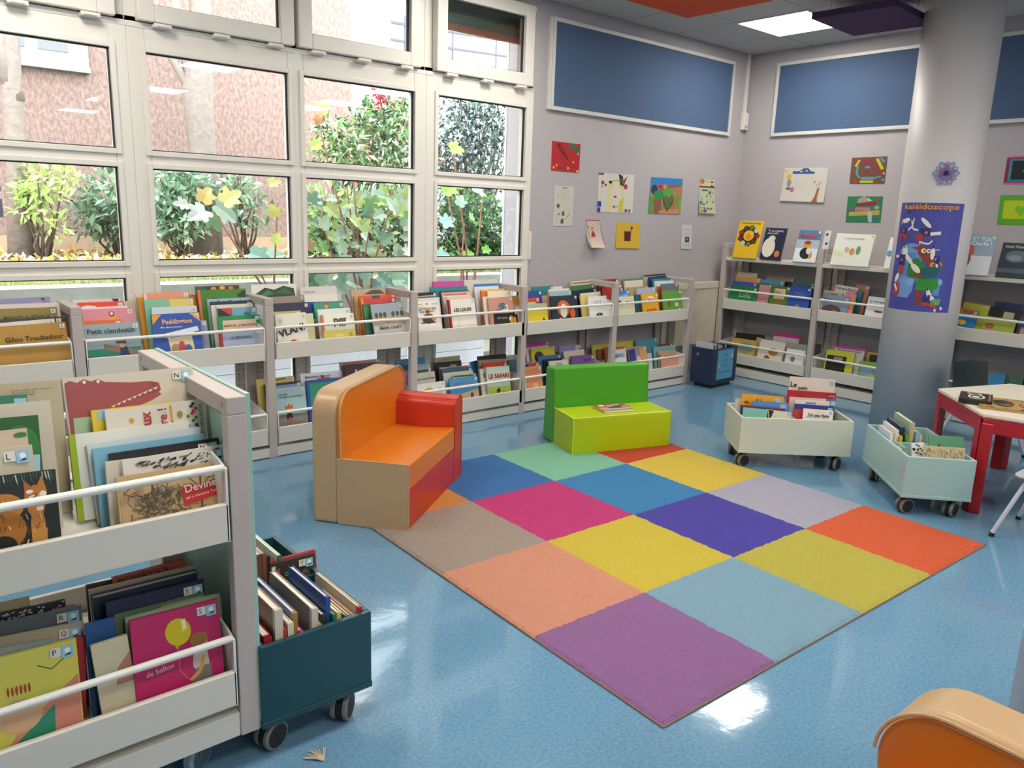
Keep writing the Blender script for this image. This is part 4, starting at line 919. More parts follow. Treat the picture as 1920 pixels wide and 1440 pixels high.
A_('fourth window shelf', 'lower', W6, [
 ('left', [(190, 1040, 482, 998, 'EDEBE4', dict(a=[('e', .45, .22, .16, .1, 'E8B030'), ('e', .8, .25, .12, .1, 'D8D4CC')], l='white book with a yellow blob')),
  (180, 930, 385, 905, 'D2CCC0', dict(t=["ou, le renard d'Aki@.2@.9@3A3A3A"], l='pale grey book with a long title')), (184, 885, 352, 866, '52643E', dict(a=[('r', 0, 0, 1, .06, 'A8BCC8')])), (60, 905, 250, 890, 'A05A86'), (180, 842, 340, 826, 'A2BCCC'), (0, 852, 150, 846, '2A4A78'), (-20, 800, 290, 770, '388CBC', dict(t=['ma@.12@.2@24405A@.1@.03']))]),
 ('middle', [(525, 982, 796, 946, '4E9CCA', dict(t=['PETIT CHEVAL@.14@.7@A86A88'], a=[('p', [(.2, .5), (1, .36), (1, 1.2), (.25, 1.2)], 'C8A880'), ('e', .75, .55, .06, .09, '2A4A8A'), ('e', .6, .8, .08, .08, 'C84A2C')], l='sky blue book with a brown picture')),
  (560, 945, 782, 925, 'E8DEC0', dict(a=[('r', .02, .02, .98, .08, '4A6A48')])), (470, 925, 752, 895, 'DAD8D2'), (450, 885, 742, 862, '3E6E7E'), (432, 870, 736, 845, 'BCA08E', dict(a=[('r', .2, .02, .98, .08, '8A5A44')])), (384, 824, 642, 800, '23272C', dict(t=['chat@.08@.25@D8D8D4@.55'], l='black book with white lettering')), (380, 778, 628, 752, 'C2B496', dict(a=[('l', [(.1, .15), (.5, .05), (.9, .12)], .015, '7A6A50')]))]),
 ('right', [(884, 868, 1104, 850, 'CCE0CE', dict(t=['LE SAFARI@.24@.88@B8222C@@.035'], a=[('r', 0, .68, 1, 2, 'A8B848'), ('p', [(.36, .8), (.5, .72), (.55, .82), (.42, .95)], '3A2418')], l='pale green book with red capitals')),
  (820, 885, 1000, 862, 'EADFD4', dict(t=['E@.2@.1@3A3A3A@.15'])), (850, 828, 1082, 811, 'CB3A28'), (1090, 800, 1175, 790, '4A6A80'), (806, 800, 1085, 780, '9A8C74'), (802, 762, 1072, 735, '2A2628', dict(t=['Coll@.2@.35@E0D8D0@.25@.02'], l='black book with a pale word')), (728, 818, 800, 800, '2C74C0'), (1070, 752, 1200, 742, 'CFC7BB')])], 'F')
lady = [('e', .45, .35, .24, .22, 'D9652A'), ('e', .45, .42, .13, .2, 'E8D8C8'), ('e', .3, .9, .12, .3, 'E8A08A'), ('e', .62, .8, .14, .12, 'E8A08A'), ('e', .78, .5, .1, .14, 'D9652A'), ('r', .4, .62, .6, 1.2, '22303E')]
A_('fifth window shelf', 'upper', W7, [
 ('left', [(104, 337, 286, 322, 'E4CC2C', dict(a=[('p', [(.6, .75), (.72, .55), (.8, .35), (.86, .5), (.92, .75), (.98, 1), (.6, 1)], '1C1C18'), ('e', .3, .85, .06, .05, '8A8424')], l='bright yellow book with a black hare')),
  (104, 308, 286, 296, 'A6BEB0'), (106, 262, 220, 250, 'CF522A', dict(a=[('r', .1, .22, .7, .5, 'D8C8B4')])), (106, 204, 238, 194, '384C98'), (168, 166, 330, 156, '2A8084'), (208, 172, 410, 160, 'E2E2DC')]),
 ('middle', [(314, 242, 528, 230, '2A3442', dict(a=lady, l='navy book with an orange haired figure', s='H')), (294, 206, 482, 192, '9ABCC8', dict(sp='D87880')), (300, 186, 470, 176, 'E4D8C6'), (240, 240, 320, 230, 'D8B8A0')]),
 ('right', [(622, 248, 772, 236, 'E2E4E2', dict(a=[('e', .52, .74, .2, .12, '6E9A34'), ('e', .44, .7, .05, .05, '1C1E1C'), ('e', .6, .7, .05, .05, '1C1E1C'), ('r', .38, .8, .68, .86, '2A2A24')]+[('e', .34+.14*i, .22, .035, .06, 'A8ACA8') for i in range(3)], l='white book with a green frog')),
  (560, 240, 640, 232, 'D9C878'), (562, 220, 722, 202, 'D8D8C6'), (490, 200, 684, 172, '232C3C'), (488, 158, 668, 140, '3F7A50'), (480, 122, 658, 106, 'D6C4A4', dict(a=[('r', .05, .05, .95, .08, '6A5A44')]))])], 'G')
A_('sixth window shelf', 'upper', W7, [
 ('left', [(846, 252, 994, 238, 'DAD6B8', dict(a=[('e', .2, .2, .1, .08, '4A5A3A'), ('e', .6, .22, .12, .05, '6A6A48'), ('p', [(.7, .3), (.8, .15), (.85, .3)], '5A6A48'), ('r', .1, .7, .8, .74, '8A8A6A')], l='cream book with kitchen drawings')),
  (850, 202, 954, 188, '3884C6', dict(t=['À LA PAIX@.18@.8@E8ECF4'])), (740, 176, 905, 168, 'B83A3C'), (752, 160, 896, 140, 'C0403E', dict(a=[('e', .85, .15, .06, .08, 'E8E0D8')])), (696, 110, 866, 97, '8A3634')]),
 ('middle', [(1060, 227, 1190, 213, 'E4AE22', dict(t=['Bons@.16@.36@C03A2C', 'SECRETS@.62@.62@C8442C@@.02'], a=[('e', .5, .22, .24, .12, 'F0E4D0')], l='golden yellow book with red capitals')), (1005, 230, 1058, 225, '3A6A78'), (1020, 182, 1166, 166, 'AEB4CC'), (948, 170, 1110, 158, 'B49C6C'), (920, 118, 1070, 107, 'D4D0BC'), (900, 104, 1062, 92, '5A8A6E')]),
 ('right', [(1230, 198, 1380, 188, '62A03E', dict(a=[('e', .3, .45, .08, .14, '8A5A30'), ('e', .7, .5, .1, .08, 'E8C8C0'), ('e', .85, .75, .08, .12, 'E8E8E4'), ('e', .5, .8, .1, .06, 'C8D890'), ('r', 0, .95, 1, 1.2, '4A6A34')], l='grass green book with small animals')),
  (1225, 142, 1352, 134, '6C727C'), (1190, 162, 1230, 158, 'C8603C'), (1170, 118, 1322, 112, 'DCE2E2'), (1150, 100, 1312, 95, '2A8C84'), (1120, 84, 1262, 72, '2C3A80'), (1076, 66, 1258, 52, 'B8B098', dict(a=[('r', 0, 0, 1, .06, '3A3A2C')])), ])], 'J')
A_('fifth window shelf', 'lower', W7, [
 ('left', [(88, 826, 236, 806, 'DC9468', dict(a=[('r', .1, .1, .9, .3, 'D0845A'), ('e', .6, .8, .15, .1, 'E8B878')], l='peach orange book')), (130, 800, 215, 772, 'C84A30'), (88, 790, 180, 770, '6AA0B4'), (156, 668, 346, 650, 'D3C23E', dict(a=[('e', .3, .3, .2, .18, '34383A')])), (104, 630, 296, 606, 'C23A96', dict(a=[('r', 0, .14, 1, 1, 'DCD6D8')], l='magenta topped white book'))]),
 ('middle', [(304, 774, 460, 760, 'DED6C8', dict(a=[('e', .5, .14, .2, .06, 'A8A890')])), (262, 760, 430, 742, '262C38'), (215, 735, 396, 715, '4E78A8'), (164, 718, 342, 702, '2A8A50')]),
 ('right', [(486, 732, 668, 718, '7B4E96', dict(t=['OSCAR@.12@.34@4A2A66@.5@.02'], a=[('e', .3, .4, .2, .15, '5A3A7A')], l='purple book with darker figures')), (424, 694, 590, 675, 'D6CABA'), (386, 652, 562, 634, '8C80B4', dict(a=[('e', .8, .15, .08, .14, 'D8B888')]))])], 'K')
A_('sixth window shelf', 'lower', W7, [
 ('left', [(812, 684, 930, 670, 'D8E0E4', dict(t=['BIENG@.2@.7@5A6474'], a=[('e', .3, .75, .2, .1, 'E0A060')], l='white book with grey capitals')), (760, 662, 930, 650, 'C46A38'), (700, 680, 790, 668, '8A5A44'), (656, 642, 800, 628, 'C4BC4E'), (822, 620, 1000, 600, 'DCCC5C')]),
 ('middle', [(950, 682, 1095, 645, 'A08A94', dict(a=[('r', 0, 0, .35, 1.3, '3A3E86'), ('r', .6, 0, 1, 1.3, 'D8A070'), ('e', .5, .5, .12, .2, 'E0C8A0')], l='blue to orange book')), (1085, 715, 1140, 705, 'DDE0E8'), (930, 660, 1060, 648, 'C0B0A0'), (1012, 602, 1182, 580, '4E9AA8')]),
 ('right', [(1220, 716, 1362, 704, 'E0A48C', dict(a=[('r', .1, .06, .9, .1, 'C07A60'), ('e', .5, .75, .1, .08, '9A6A5A')], l='salmon pink book')), (1198, 692, 1326, 678, 'D6CAA0'), (1160, 658, 1336, 640, '9CCAD4', dict(l='light aqua book with rounded corner')), (1128, 645, 1310, 625, '9A4A38')])], 'L')
# --- taller shelves on the far wall
B_('first far-wall shelf', 'upper', W8, [
 ('left', [(118, 508, 306, 530, '1C8648', dict(t=['Lulu@.18@.4@BCE0C8@.4@.01'], a=[('e', .5, .75, .4, .3, '2C9A5A'), ('p', [(.42, .7), (.48, .5), (.54, .56), (.56, .8), (.4, .85)], '16301E')], l='emerald green book with a dark rabbit')), (128, 478, 304, 496, '4164B4'), (152, 446, 328, 462, 'D6A45E'), (164, 414, 304, 426, 'CFC4AC')]),
 ('middle', [(408, 512, 542, 524, '55762C', dict(t=['Maman|mon ours@.24@.4@5A4028@.25'], a=[('r', .2, .12, .78, .62, 'E0C49C'), ('e', .5, .85, .2, .12, 'A85A2C')], l='moss green book with a cream panel')), (316, 492, 412, 504, '3E6E38', dict(a=[('r', .1, .1, .95, 1.4, 'DC98A4')], l='green book with a pink panel')), (330, 468, 496, 484, '5496C6'), (490, 482, 548, 488, '1E2228'), (372, 444, 566, 460, 'AEA67C')]),
 ('right', [(542, 516, 692, 532, '2A50B0', dict(t=['Le géant|gourmand@.22@.5@8A93B0@.3'], a=[('e', .5, .85, .1, .08, 'B08850')], l='cobalt blue book')), (562, 502, 712, 514, '2C5E78'), (558, 486, 716, 498, '3262A2'), (578, 472, 742, 482, '4F7040')])], 'L')
B_('second far-wall shelf', 'upper', W8, [
 ('left', [(768, 572, 964, 602, '8696B4', dict(t=["C'est un papa...@.10@.8@2A3A54"], a=[('e', .45, .5, .34, .18, '5A443C'), ('e', .55, .55, .12, .08, '8A6A58')], l='grey blue book with a brown bear head')), (776, 545, 912, 562, 'DAD6B4', dict(t=['LE PETIT@.1@.6@3A3A2A'])), (866, 505, 1018, 530, 'E2E2E4', dict(t=['Tactique Rouge@.08@.9@22222A@@.01'], l='white book with dark title')), (846, 506, 960, 520, 'E08890')]),
 ('middle', [(960, 575, 1008, 582, 'DF9674'), (940, 546, 1004, 556, 'E48CA8'), (1022, 548, 1052, 552, '258A98', dict(th=.03)), (1010, 500, 1106, 516, 'B07464')]),
 ('right', [(1096, 588, 1300, 612, 'E6E6EA', dict(t=['Je veux grandir@.12@.7@2A2A30@.08'], a=[('e', .45, .5, .16, .04, '6A3A4A'), ('e', .7, .7, .1, .08, 'E8B0C0')], l='white book with a pink smile')), (1118, 566, 1300, 586, '4C5C5C')])], 'M')
B_('first far-wall shelf', 'lower', W8, [
 ('left', [(128, 880, 300, 906, 'C4A650', dict(a=[('e', .6, .3, .3, .2, '7A9C88'), ('r', 0, .6, 1, 2, 'D8A83A')], l='mustard book with a green patch')), (300, 880, 330, 884, 'C8B480'), (154, 843, 356, 866, '23272A')]),
 ('middle', [(330, 890, 504, 922, 'E0D8C8', dict(a=[('e', .6, .4, .2, .14, 'B07A44'), ('e', .4, .75, .14, .2, '8A5A3C')], l='cream book with brown animals')), (392, 945, 500, 962, 'DCCFC0'), (380, 925, 412, 930, 'B04A4C'), (424, 845, 608, 870, 'C42E92', dict(a=[('r', 0, .12, 1, 1, 'C9C6C4')], l='magenta topped grey book'))]),
 ('right', [(516, 958, 648, 978, 'ECEBE6', dict(t=["C'EST@.86@.4@2A2A2A@.5"], a=[('e', .4, .5, .12, .14, '6A8A9A')], l='white book with a small title')), (508, 914, 660, 936, 'A4A4A0'), (690, 918, 760, 932, '3E443E')])], None, dmax=.22)
B_('second far-wall shelf', 'lower', W8, [
 ('left', [(800, 965, 998, 992, 'C4C832', dict(a=[('r', .05, .18, .75, .8, '20201E'), ('r', .3, .22, .62, .4, 'A08A84')], l='lime yellow book with a black photo')), (860, 936, 1072, 964, 'BC3A92', dict(t=['Ma petite mère de famille@.1@.8@3A3A3A'], a=[('r', 0, .08, 1, 1, 'D0CCC8')], l='white book with magenta edge'))]),
 ('middle', [(1030, 1046, 1210, 1066, '76AE3E', dict(a=[('r', .1, .16, .6, .9, '8CA0C4'), ('e', .55, .7, .25, .2, 'A8D070')], l='bright green book with a blue picture')), (1000, 1010, 1080, 1024, '8A7A5C'), (1092, 985, 1240, 1004, 'D0A024', dict(a=[('r', .1, .1, .9, .8, '20242C')]))])], None, dmax=.2)
B_('third far-wall shelf', 'upper', W9, [
 ('left', [(560, 815, 742, 848, '2F7AB8', dict(t=['TOUT DOUX|TATIANA@.04@.55@2A3A4A@.4'], a=[('r', .1, 0, 1, .18, 'E0702C'), ('r', .1, .18, 1, .3, '6AC0C0'), ('e', .5, .55, .16, .1, 'E8B42C'), ('e', .45, .8, .2, .06, 'E8E8E8')], l='blue book with orange and teal band')), (640, 775, 822, 806, 'BCC03E', dict(a=[('r', 0, 0, 1, .04, 'C03A2C')])), (730, 818, 790, 828, '1E2224')]),
 ('right', [(790, 878, 1008, 908, 'A6B64A', dict(a=[('e', .2, .35, .16, .1, 'B05A5A'), ('e', .3, .6, .2, .1, '6A7A34')], l='yellow green book with a red creature')), (810, 806, 1100, 850, '242628', dict(a=[('r', .42, .1, .68, .28, 'C8C4A4')])), (858, 776, 1100, 806, '222C5C')])], 'N')
B_('third far-wall shelf', 'lower', W9, [
 ('left', [(540, 1340, 640, 1352, '6E9A62'), (600, 1342, 660, 1350, 'DAD8D0'), (655, 1340, 880, 1372, 'B8C030')]),
 ('right', [(822, 1285, 930, 1300, '3E8CC0'), (930, 1292, 1061, 1312, '4A6A58'), (850, 1310, 1100, 1340, '2E74AC')])], None, dmax=.2)
B_('fourth far-wall shelf', 'upper', W9, [('left', [(1040, 960, 1250, 990, 'B49484'), (1040, 880, 1260, 915, '3C4A6A')])], None)
B_('fourth far-wall shelf', 'lower', W9, [('left', [(1075, 1325, 1260, 1350, '5A5A44'), (1080, 1290, 1260, 1315, 'C8C0B0')])], None, dmax=.15)

# --- the near mobile shelf
def G_(tray, crop, stacks):
    org = Vector((0, FGY, 0)); zt = .663 if tray == 'upper' else .197
    for sn, bks, dmx in stacks:
        stack(org, X1, Y1, zt, .09, .345, crop, bks, sn+' stack', tray+' tray, near mobile shelf', 'large picture books in the '+tray+' tray of the near mobile shelf', 'M' if tray == 'upper' else 'S', emblem=True, dmax=dmx, th=.012)
teeth = [('p', [(.32+.042*i, .262-.0135*i), (.362+.042*i, .2485-.0135*i), (.341+.042*i, .275-.0135*i)], 'D8CCB8') for i in range(9)]
croc = [('p', [(0, .04), (.05, .025), (.1, .045), (.15, .02), (.2, .045), (.25, .03), (.3, .06), (.5, .085), (.64, .09), (.71, .11), (.72, .17), (.7, .19), (.72, .21), (.64, .25), (.45, .31), (.3, .35), (.2, .40), (.12, .46), (0, .46)], '9E4A4C'),
        ('l', [(.32, .255), (.5, .215), (.71, .175)], .004, '5A2A2C')]+teeth+[('e', .15, .045, .012, .014, 'E8E0D8'), ('e', .25, .05, .012, .014, 'E8E0D8'), ('e', .67, .115, .022, .016, '8A3C40'), ('r', 0, .46, .14, .5, 'D8D0C4'), ('r', 0, .5, .14, 1, 'A03040')]
import itertools
rr = random.Random(11)
feath = [('e', rr.uniform(.25, .9), 0, 0, 0, '') for _ in range(0)]
for i in range(120):
    u = rr.uniform(.12, .92); lo = .03+max(0, .9-u)*.02; hi = .05+.26*min(1, (u-.05)*1.3) if u < .7 else .24
    v = rr.uniform(lo, hi*.9); feath.append(('e', u, v, rr.uniform(.012, .03), rr.uniform(.005, .010), rr.choice(['2A2624', '3E3836', '16130F', '8A827A']), -20))
pine = []
for i in range(420):
    u = rr.gauss(.36, .15); v = .16+abs(rr.gauss(.2, .22)); a = rr.uniform(0, 6.28); L = rr.uniform(.03, .08)
    if .05 < u < .7 and v < .95: pine.append(('l', [(u, v), (u+L*math.cos(a), v+L*math.sin(a))], .008, rr.choice(['5A5440', '4A4836', '6E6850', '7C745A'])))
dev = [('r', .02, .1, .12, 1, 'C2A078'), ('r', .3, .05, .42, .5, 'BC9A76'), ('r', .14, .08, .22, .3, 'B08E70')]+pine+[('l', [(.72, 1.1), (.74, .7), (.73, .5), (.74, .05)], .014, '4A3C30'), ('l', [(.74, .22), (.62, .1)], .008, '4A3C30'), ('l', [(.74, .2), (.86, .1)], .008, '4A3C30'), ('l', [(.74, .75), (.92, .55)], .01, '4A3C30'),
      ('p', [(.555, .20), (.965, .155), (.965, .30), (.57, .375)], 'C42C2C')]
tig = [('r', 0, 0, 1, 2, '14201C')]
for i in range(26): x = i*.04; tig.append(('p', [(x, .0), (x+.02, .0), (x+.03+rr.uniform(-.02, .02), rr.uniform(.12, .26)), (x+.01, .1)], rr.choice(['24443A', '1C3A30', '3A5A50', 'A8B8B0'])))
tig += [('e', .25, .5, .28, .22, 'B87A28'), ('e', .28, .85, .26, .3, 'A86A20'), ('p', [(.56, .26), (.68, .2), (.84, .24), (.84, .42), (.80, .6), (.76, .78), (.66, .8), (.58, .6), (.54, .4)], 'B4712A'), ('p', [(.55, .32), (.55, .10), (.66, .24)], 'A0602A'), ('p', [(.72, .22), (.80, .06), (.86, .34)], 'B4712A'), ('e', .7, .85, .1, .3, 'B87A34'), ('p', [(.6, .9), (.82, .9), (.8, 1.2), (.6, 1.2)], 'C08A40'),
       ('e', .66, .42, .07, .06, 'E0D8C8'), ('e', .67, .42, .022, .035, '182018'), ('e', .8, .36, .05, .05, 'E8E0D0'), ('e', .62, .3, .05, .03, 'E8E0D0'), ('e', .74, .58, .05, .04, 'E0C8A8')]
for i in range(46):
    u = rr.uniform(.02, .78); v = rr.uniform(.3, 1.1); tig.append(('l', [(u, v), (u+rr.uniform(-.04, .04), v+rr.uniform(.05, .12))], rr.uniform(.008, .02), rr.choice(['6A3A14', '5A3010', 'E8C890', 'D89A48', '8A4A1C'])))
tig += [('e', .2, 1.08, .2, .16, '0E1512')]
jeux = [('r', 0, 0, 0, 0, 'FFFFFF'), ('e', .24, .14, .025, .03, 'C89A3C'), ('r', .63, .03, .655, .2, 'E0982C'), ('r', .635, .2, .655, .34, '3A4A90'), ('e', .73, .14, .03, .04, 'A8883A'), ('e', .7, .25, .02, .03, '4A8A3C')]
for i in range(22): jeux.append(('e', .86+rr.uniform(-.05, .05), .04+i*.026, .018, .016, rr.choice(['C8302C', '3A7A3A', '2A3A7A', 'E0A030', '222222', 'E8E0D0'])))
jeux = jeux[1:]
G_('upper', WA, [
 ('right', [(868, 1022, 1690, 892, 'C6A676', dict(t=['Devine@.175@.30@F0E0D8@.59@.012@-6', 'qui a retrouvé Teddy@.285@.33@F0D0C8@.59@.004@-6'], a=dev, l='tan book with a red title block and twigs')),
   (915, 895, 1690, 770, 'D9D4CA', dict(a=feath, l='white book with grey feather pattern')), (790, 905, 1600, 800, 'CDC6B8', dict(s=None)), (815, 845, 1640, 722, '191A1C', dict(l='black book')), (695, 808, 1530, 690, '78B2CA', dict(l='light blue book', s=None)), (650, 775, 1500, 640, 'C9D2D4', dict(s=None)),
   (515, 705, 1412, 595, 'DDDCD4', dict(sp='93B01E', a=[('r', .1, .12, .9, .125, '6A9AB0')], l='white book with lime green spine')), (785, 520, 1525, 430, 'D6D0C2', dict(t=['ux@.06@.15@B0282C@.36@.03@-90', 're !@.05@.17@B0282C@.50@.02@-90', 'EDUIMONDE@.05@.36@2A2A2A@.93@.0@-90'], a=jeux, l='white game book with red letters', s=None)),
   (684, 520, 1300, 450, 'E2C42C', dict(a=[('r', .06, .01, .2, .12, '8FC3D8')], l='yellow book', s=None)), (550, 578, 1100, 520, 'A2C29C', dict(s=None)), (465, 280, 1442, 186, 'CFC4B0', dict(a=croc, l='cream book with a dusty red crocodile', s='N'))], .31),
 ('left', [(-150, 1030, 415, 958, '14201C', dict(a=tig, l='dark green book with an orange tiger', s=None)), (-600, 880, 240, 775, 'C9BFA8', dict(s='L')), (-500, 810, 298, 850, 'A9CCDA', dict(s=None)) if False else (-480, 900, 300, 850, '9EC6D6', dict(s=None)), (-600, 740, 200, 650, 'CDB8A0', dict(a=[('e', .93, .07, .07, .03, '2E7A3A')], s=None)),
   (-500, 620, 285, 552, '1D5A2C', dict(a=[('e', .8, .4, .2, .3, '2C7A38')], l='dark green book cover', s=None)), (-500, 520, 375, 440, 'C8C0AE', dict(l='large cream book')), (-500, 440, 200, 395, '2A785C', dict(a=[('r', .85, .05, .99, .2, '8FC3D8')], s=None)), (-500, 355, 455, 290, 'B4A88C', dict(t=["le beau temps, tout le monde se|mit sur la place du|et les personnages@.06@.34@4A4434@.58@.0"], l='beige book with printed lines of text', s=None))], .30)])
G_('lower', WB, [
 ('right', [(795, 540, 1335, 402, 'BE2866', dict(t=['de ballon@.64@.31@E8C8B8@.12@.008@-6'], a=[('e', .51, .27, .145, .165, 'D2C41E', -15), ('p', [(.46, .42), (.485, .48), (.52, .42)], 'C8B81A'), ('p', [(.55, .14), (.60, .13), (.61, .25), (.56, .28)], 'EEE8B8'), ('l', [(.485, .48), (.50, .60), (.49, .72), (.58, .86)], .006, 'D8A8A8'), ('e', .76, .46, .075, .085, 'D0A080'), ('e', .73, .415, .10, .085, '9A6E3A'), ('e', .79, .40, .05, .05, '9A6E3A'), ('p', [(.66, .56), (.74, .53), (.82, .58), (.84, .78), (.68, .80), (.64, .72)], 'C4C0B4'), ('p', [(.66, .76), (.85, .74), (.86, .98), (.62, .98)], '7C7A6C'), ('l', [(.78, .62), (.72, .80), (.60, .88)], .045, 'D8A05A')], l='magenta book with a yellow balloon')),
   (768, 522, 1352, 368, '9CA888', dict(s=None)), (700, 505, 1252, 362, '566850', dict(a=[('e', .35, .1, .2, .06, '3A4434'), ('r', .5, .03, 1, .08, '8CA080')], s=None)), (650, 432, 1252, 282, '1E2C4A', dict(l='navy book')), (580, 600, 690, 560, 'AFA078', dict(a=[('r', .3, .2, .9, .9, '8A7A58')])), (560, 382, 1205, 222, '22304C', dict(a=[('r', 0, 0, 1, .03, 'B8AE94')], l='navy book with cream edge')), (545, 350, 1200, 195, 'B0A68C', dict(s=None)), (688, 272, 1132, 158, 'A8422E', dict(t=['RICHARD SCA@.03@.7@2A1814@.06@.02'], l='brick red book with dark capitals')), (528, 320, 900, 240, '4A3A34')], .30),
 ('middle', [(555, 692, 780, 620, 'D2C9A8', dict(a=[('p', [(.6, .9), (1, .5), (1, 1.4), (.5, 1.4)], 'B8806A')], l='cream book with a pink shape', s=None)), (520, 560, 700, 515, '20508A', dict(s=None))], .15),
 ('left', [(-420, 872, 466, 645, 'D4CE5A', dict(s='P', a=[('p', [(.55, .62), (1, .3), (1, 2), (.3, 2)], 'D98A78'), ('p', [(.42, .8), (.8, .5), (.78, .9), (.5, 1.0)], '2E9070'), ('e', .55, .52, .16, .14, 'D8B088'), ('p', [(.5, 1.25), (.82, .95), (.86, 1.05), (.68, 1.3)], '1E8064')]+[('e', .48+.03*i, .3, .008, .04, 'A83A2A') for i in range(6)]+[('l', [(.7, .14), (.8, .2), (.95, .1)], .008, '5A6A30')], l='yellow, pink and green patterned book')),
   (-300, 760, 330, 655, '8E9C98', dict(s=None)), (470, 640, 520, 655, 'B02A34', dict(s=None)), (-300, 700, 515, 540, 'B8AC90', dict(s='Q')), (-300, 620, 500, 440, '5E6A72', dict(s='R')), (350, 465, 462, 440, '8E1E2A', dict(s=None)), (-300, 560, 400, 405, '26282A', dict(s=None, l='black and white patterned book', a=[('e', rr.uniform(.4, .98), rr.uniform(.01, .14), .015, .008, 'C8C4B8') for _ in range(60)])), (-300, 500, 180, 388, 'B4A880')], .28)])
# books on the far side of the near shelf are out of sight behind these

# --- carts
def cartstack(org, rz, y0, bks, sn, what, D, crop=WC, lean=8):
    wd = Vector((math.cos(rz), math.sin(rz), 0)); dd = Vector((-math.sin(rz), math.cos(rz), 0))
    stack(org+dd*y0, wd, dd, .1, 0, D, crop, bks, sn+' compartment', what, 'books in the '+what, None, d0=.045, th=.012, lean=lean, zfix=.121)
cartstack(C1, A1, .016, [(180, 277, 330, 292, '7DB8A6', dict(l='mint green book')), (322, 290, 480, 309, 'D6CEB8', dict(a=[('p', [(.02, 0), (.3, 0), (.15, .5), (0, .5)], '1C241E'), ('l', [(.06, .02), (.16, .4)], .03, 'D6CEB8'), ('r', .84, .03, .97, .16, '8FC3D8')], l='cream book with zebra leaf')), (165, 262, 440, 286, '28305A', dict(a=[('r', 0, .0, 1, .02, 'C84A3C')])), (235, 237, 465, 254, '5489C4', dict(a=[('r', .76, .04, .92, .2, '8FC3D8')])), (172, 192, 430, 212, 'E09A2A', dict(t=['Alouette@.1@.62@3A2418@.3@.015'], a=[('e', .12, .2, .07, .04, '8A5A1C'), ('r', .8, .05, .93, .2, '8FC3D8')], l='orange book with a bird')), (130, 224, 190, 226, 'D8D4CC')], 'left', 'white cart', .36)
cartstack(C1, A1, .016, [(555, 284, 738, 300, 'EADCD6', dict(t=["MARIE ROLLO@.05@.3@B05A4A@.4@.0", "J'ai pas faim@.13@.74@1E1A1A@@.02"], a=[('r', .86, .03, .96, .14, '8FC3D8')], l='pale pink book with black lettering')), (495, 290, 556, 294, 'B83430'), (500, 254, 740, 272, '34387E', dict(a=[('r', .85, .05, .97, .18, '8FC3D8')])), (500, 231, 715, 242, 'DAD4C6', dict(a=[('r', .3, .05, .6, .1, '5A8AA8')])), (468, 212, 692, 226, 'D2B8B0'), (690, 226, 756, 240, '6A6A80', dict(a=[('r', .5, .1, .95, .5, '8FC3D8')])), (545, 200, 740, 212, '9A3040'), (455, 168, 756, 190, 'AE2028', dict(a=[('r', .86, .06, .96, .16, '8FC3D8')], l='red book, widest in the cart')), (470, 84, 750, 106, 'D2C4B6', dict(t=['Le@.12@.14@1C1A1A@.02@.02', 'petit@.2@.2@1C1A1A@.2', 'ouste@.32@.5@1C1A1A@.05'], a=[('r', .88, .05, .97, .15, '7AB4C8')], l='tall cream book with black title'))], 'right', 'white cart', .36)
cartstack(C2, A2, .02, [(1300, 514, 1556, 532, 'C4B48E', dict(a=[('l', [(rr.uniform(.02, .95), rr.uniform(.02, .3)), (rr.uniform(.02, .98), rr.uniform(.02, .3))][:1]+[(u0+.04, v0+.12)], .008, '8A7A58') for u0, v0 in []]+[('l', [(u0, v0), (u0+.03, v0+.07)], .01, '8A7A5C') for u0, v0 in [(rr.uniform(.02, .94), rr.uniform(.02, .35)) for _ in range(60)]], l='beige book with scribbled lines')),
   (1222, 500, 1300, 490, 'E4E4E0', dict(a=[('e', rr.uniform(.1, .9), rr.uniform(.1, 1.2), .09, .06, '1A1A1A') for _ in range(14)], l='white book with black spots')), (1332, 450, 1546, 462, '5E9A74', dict(a=[('e', .3, .3, .03, .04, '1E2420')], l='green board book'))], 'front', 'aqua cart', .32, lean=10)
def side_books(org, rz, x0, y0, lst, what, zb=.12, name='picture_book', tilt=0):
    """books set edge-on: boards run along the cart, spines towards the near end"""
    B0 = Matrix.Translation(org) @ Matrix.Rotation(rz, 4, 'Z'); x = x0
    for i, (gap, th, L, h, dy, col, sp, look) in enumerate(lst):
        x += gap
        # local x of the book -> cart y, local y -> cart x
        M = B0 @ Matrix.Translation((x, y0+dy, zb)) @ Matrix.Rotation(R(tilt*(i/len(lst))), 4, 'Y') @ Matrix(((0, 1, 0, 0), (1, 0, 0, 0), (0, 0, 1, 0), (0, 0, 0, 1)))
        make_book(M, L, h, th, col, label=look+', edge-on '+what, group='edge-on books '+what, spine=sp, page=PAGES); x += th+.0015
